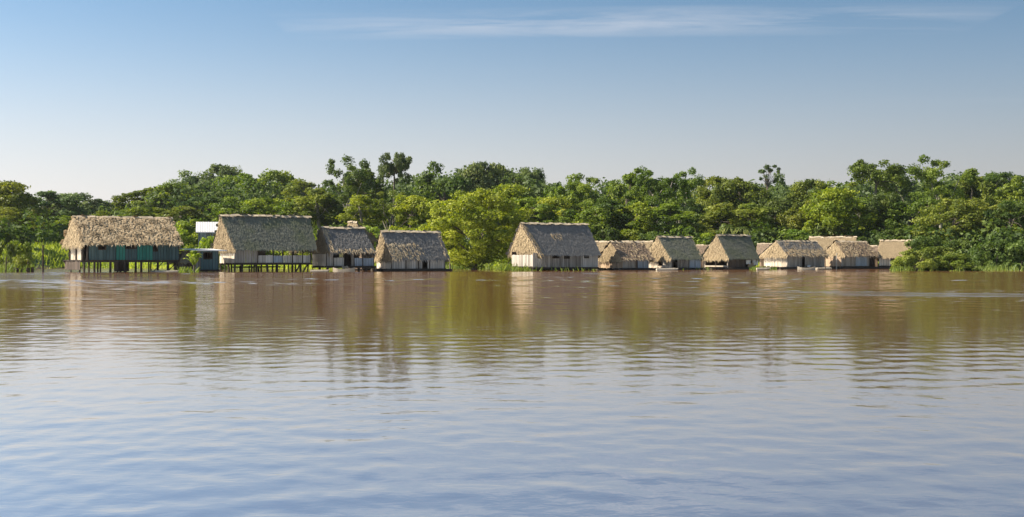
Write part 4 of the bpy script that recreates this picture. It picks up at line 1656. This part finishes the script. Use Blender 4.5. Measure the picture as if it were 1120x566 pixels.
# ---- grass on the left bank and at the water's edge
def bank_grass():
    g = np.random.default_rng(5)
    pts = []
    while len(pts) < 26000:
        X = g.uniform(-78, 60) if g.random() < .35 else g.uniform(-78, -18)
        d = g.random() ** 1.5 * 38 - .8
        Y = shore(X) + d
        if X > -15 and d > 6:
            continue
        pts.append((X, Y, terrain(X, Y) - .05))
    P = np.array(pts)
    n = len(P)
    ang = g.uniform(0, 6.283, n)
    hgt = g.uniform(.25, .62, n) * (1 + .5 * np.sin(P[:, 0] * .7) * np.sin(P[:, 1] * .5))
    w = g.uniform(.07, .14, n)
    side = np.stack([np.cos(ang), np.sin(ang), np.zeros(n)], 1)
    lean = np.stack([g.normal(0, .28, n), g.normal(0, .28, n), np.ones(n)], 1) * hgt[:, None]
    a = P - side * w[:, None]
    b = P + side * w[:, None]
    c = P + lean + side * (w * .3)[:, None]
    d_ = P + lean * .97 - side * (w * .3)[:, None]
    V = np.stack([a, b, c, d_], 1)
    T = np.clip(.55 + .25 * np.sin(P[:, 0] * .3) * np.cos(P[:, 1] * .25) + g.normal(0, .15, n), 0, 1)
    o = link('grass', quads_mesh('grass', V, T, MAT['grass']), kind='stuff', color=(0.34, 0.44, 0.07, 1))
    o['label'] = 'bright tall grass on the river bank'
    o['category'] = 'grass'


bank_grass()


# ---- drowned grass and weeds standing along the feet of the raft houses
def waterside_weeds():
    g = np.random.default_rng(8)
    P = []
    for (pa, pb, Ya, Yb, n, hh) in ((560, 640, 131, 140, 700, .45), (548, 585, 133, 140, 500, .7), (486, 556, 150, 163, 900, .6), (820, 850, 144, 150, 250, .4),
                                    (640, 780, 141, 148, 350, .3), (196, 216, 107, 111, 160, .5), (0, 36, 109, 116, 420, .7), (975, 1120, 128, 142, 900, .5)):
        for _ in range(n):
            q = g.random()
            Y = Ya + (Yb - Ya) * q + g.normal() * .8
            X = ray_k(pa + (pb - pa) * (q if g.random() < .7 else g.random())) * Y
            P.append((X, Y, -.1, hh * g.uniform(.5, 1.3)))
    P = np.array(P)
    n = len(P)
    ang = g.uniform(0, 6.283, n)
    w = g.uniform(.04, .09, n)
    side = np.stack([np.cos(ang), np.sin(ang), np.zeros(n)], 1)
    lean = np.stack([g.normal(0, .4, n), g.normal(0, .4, n), np.ones(n)], 1) * P[:, 3:4]
    c = P[:, :3]
    V = np.stack([c - side * w[:, None], c + side * w[:, None], c + lean + side * (w * .3)[:, None], c + lean * .97 - side * (w * .3)[:, None]], 1)
    o = link('waterside_weeds', quads_mesh('waterside_weeds', V, np.clip(g.normal(.5, .2, n), 0, 1), MAT['grass']), kind='stuff', color=(0.14, 0.20, 0.035, 1))
    o['label'] = 'drowned grass and weeds along the feet of the houses'
    o['category'] = 'weeds'


waterside_weeds()


# ---- palm-like plant between the teal house and the shed
def palm(label, px, Y, base_py, top_py, wpx, pal, n=13, group='palms and banana plants', fw=.16):
    X = ray_k(px) * Y
    z0 = max(zpix(base_py, Y), -.2)
    H = zpix(top_py, Y) - z0
    R = wpx / FPX * Y / 2
    root = empty('young_palm', (X, Y, z0))
    tag(root, label, 'palm', group)
    t = MB()
    t.tube([(0, 0, -.8), (.03, 0, H * .2), (0, 0, H * .4)], [.10, .09, .06], 6, .5)
    t.build('trunk', [MAT['bark']], root)
    for i in range(n):
        a = i * 2.4 + random.uniform(-.3, .3)
        out = R * random.uniform(.6, 1.1) * (.35 if i % 3 == 0 else 1)
        hh = H * random.uniform(.6, .95) if i % 3 else H
        d = Vector((math.cos(a), math.sin(a), 0))
        s = Vector((-d.y, d.x, 0))
        f = MB()
        pts = []
        for k in range(7):
            q = k / 6
            pts.append(Vector((0, 0, H * .35)) + d * out * q + Vector((0, 0, (hh - H * .35) * math.sin(q * 2.0) / math.sin(2.0 if q > 1 else 1.5708))))
        for k in range(6):
            w0 = fw * math.sin(math.pi * (k / 6 * .9 + .08)) + .02
            w1 = fw * math.sin(math.pi * ((k + 1) / 6 * .9 + .08)) + .02
            p, q = pts[k], pts[k + 1]
            dz = Vector((0, 0, -.05))
            f.add([p, q, q + s * w1 + dz, p + s * w0 + dz], [(0, 1, 2, 3)], random.random())
            f.add([p, p - s * w0 + dz, q - s * w1 + dz, q], [(0, 1, 2, 3)], random.random())
        f.build('frond', [MAT['leaf']], root, color=(*PAL[pal], 1))
    return root


palm('bright yellow-green young palm in front of the teal shed', 212, 107, 298, 274, 22, 'L', 24, fw=.24)
palm('pale banana-like plant behind the pale blue panelled house', 752, 166, 285, 257, 22, 'L', 11)
palm('banana-like plant at the left side of the largest raft house', 556, 150, 293, 276, 18, 'Y', 11)
palm('small bright palm peeping above the porch house on the left', 345, 150, 285, 256, 22, 'L', 11)
palm('broad-leaved plant behind the right end of the white-walled house', 492, 146, 292, 270, 14, 'Y', 11)


# ------------------------------------------------------------------ moist river air
def haze(density=0.00008):
    m = bpy.data.materials.new('river_air')
    m.use_nodes = True
    t = m.node_tree
    t.nodes.clear()
    vp = N(t, 'ShaderNodeVolumePrincipled')
    vp.inputs['Color'].default_value = (0.93, 0.95, 1.0, 1)
    vp.inputs['Density'].default_value = density
    vp.inputs['Anisotropy'].default_value = 0.3
    o = N(t, 'ShaderNodeOutputMaterial')
    t.links.new(vp.outputs[0], o.inputs['Volume'])
    mb = MB()
    mb.box((0, 1400, 18.2), 2700, 1900, 22.0)
    mb.build('haze', [m], None, kind='stuff')


haze()
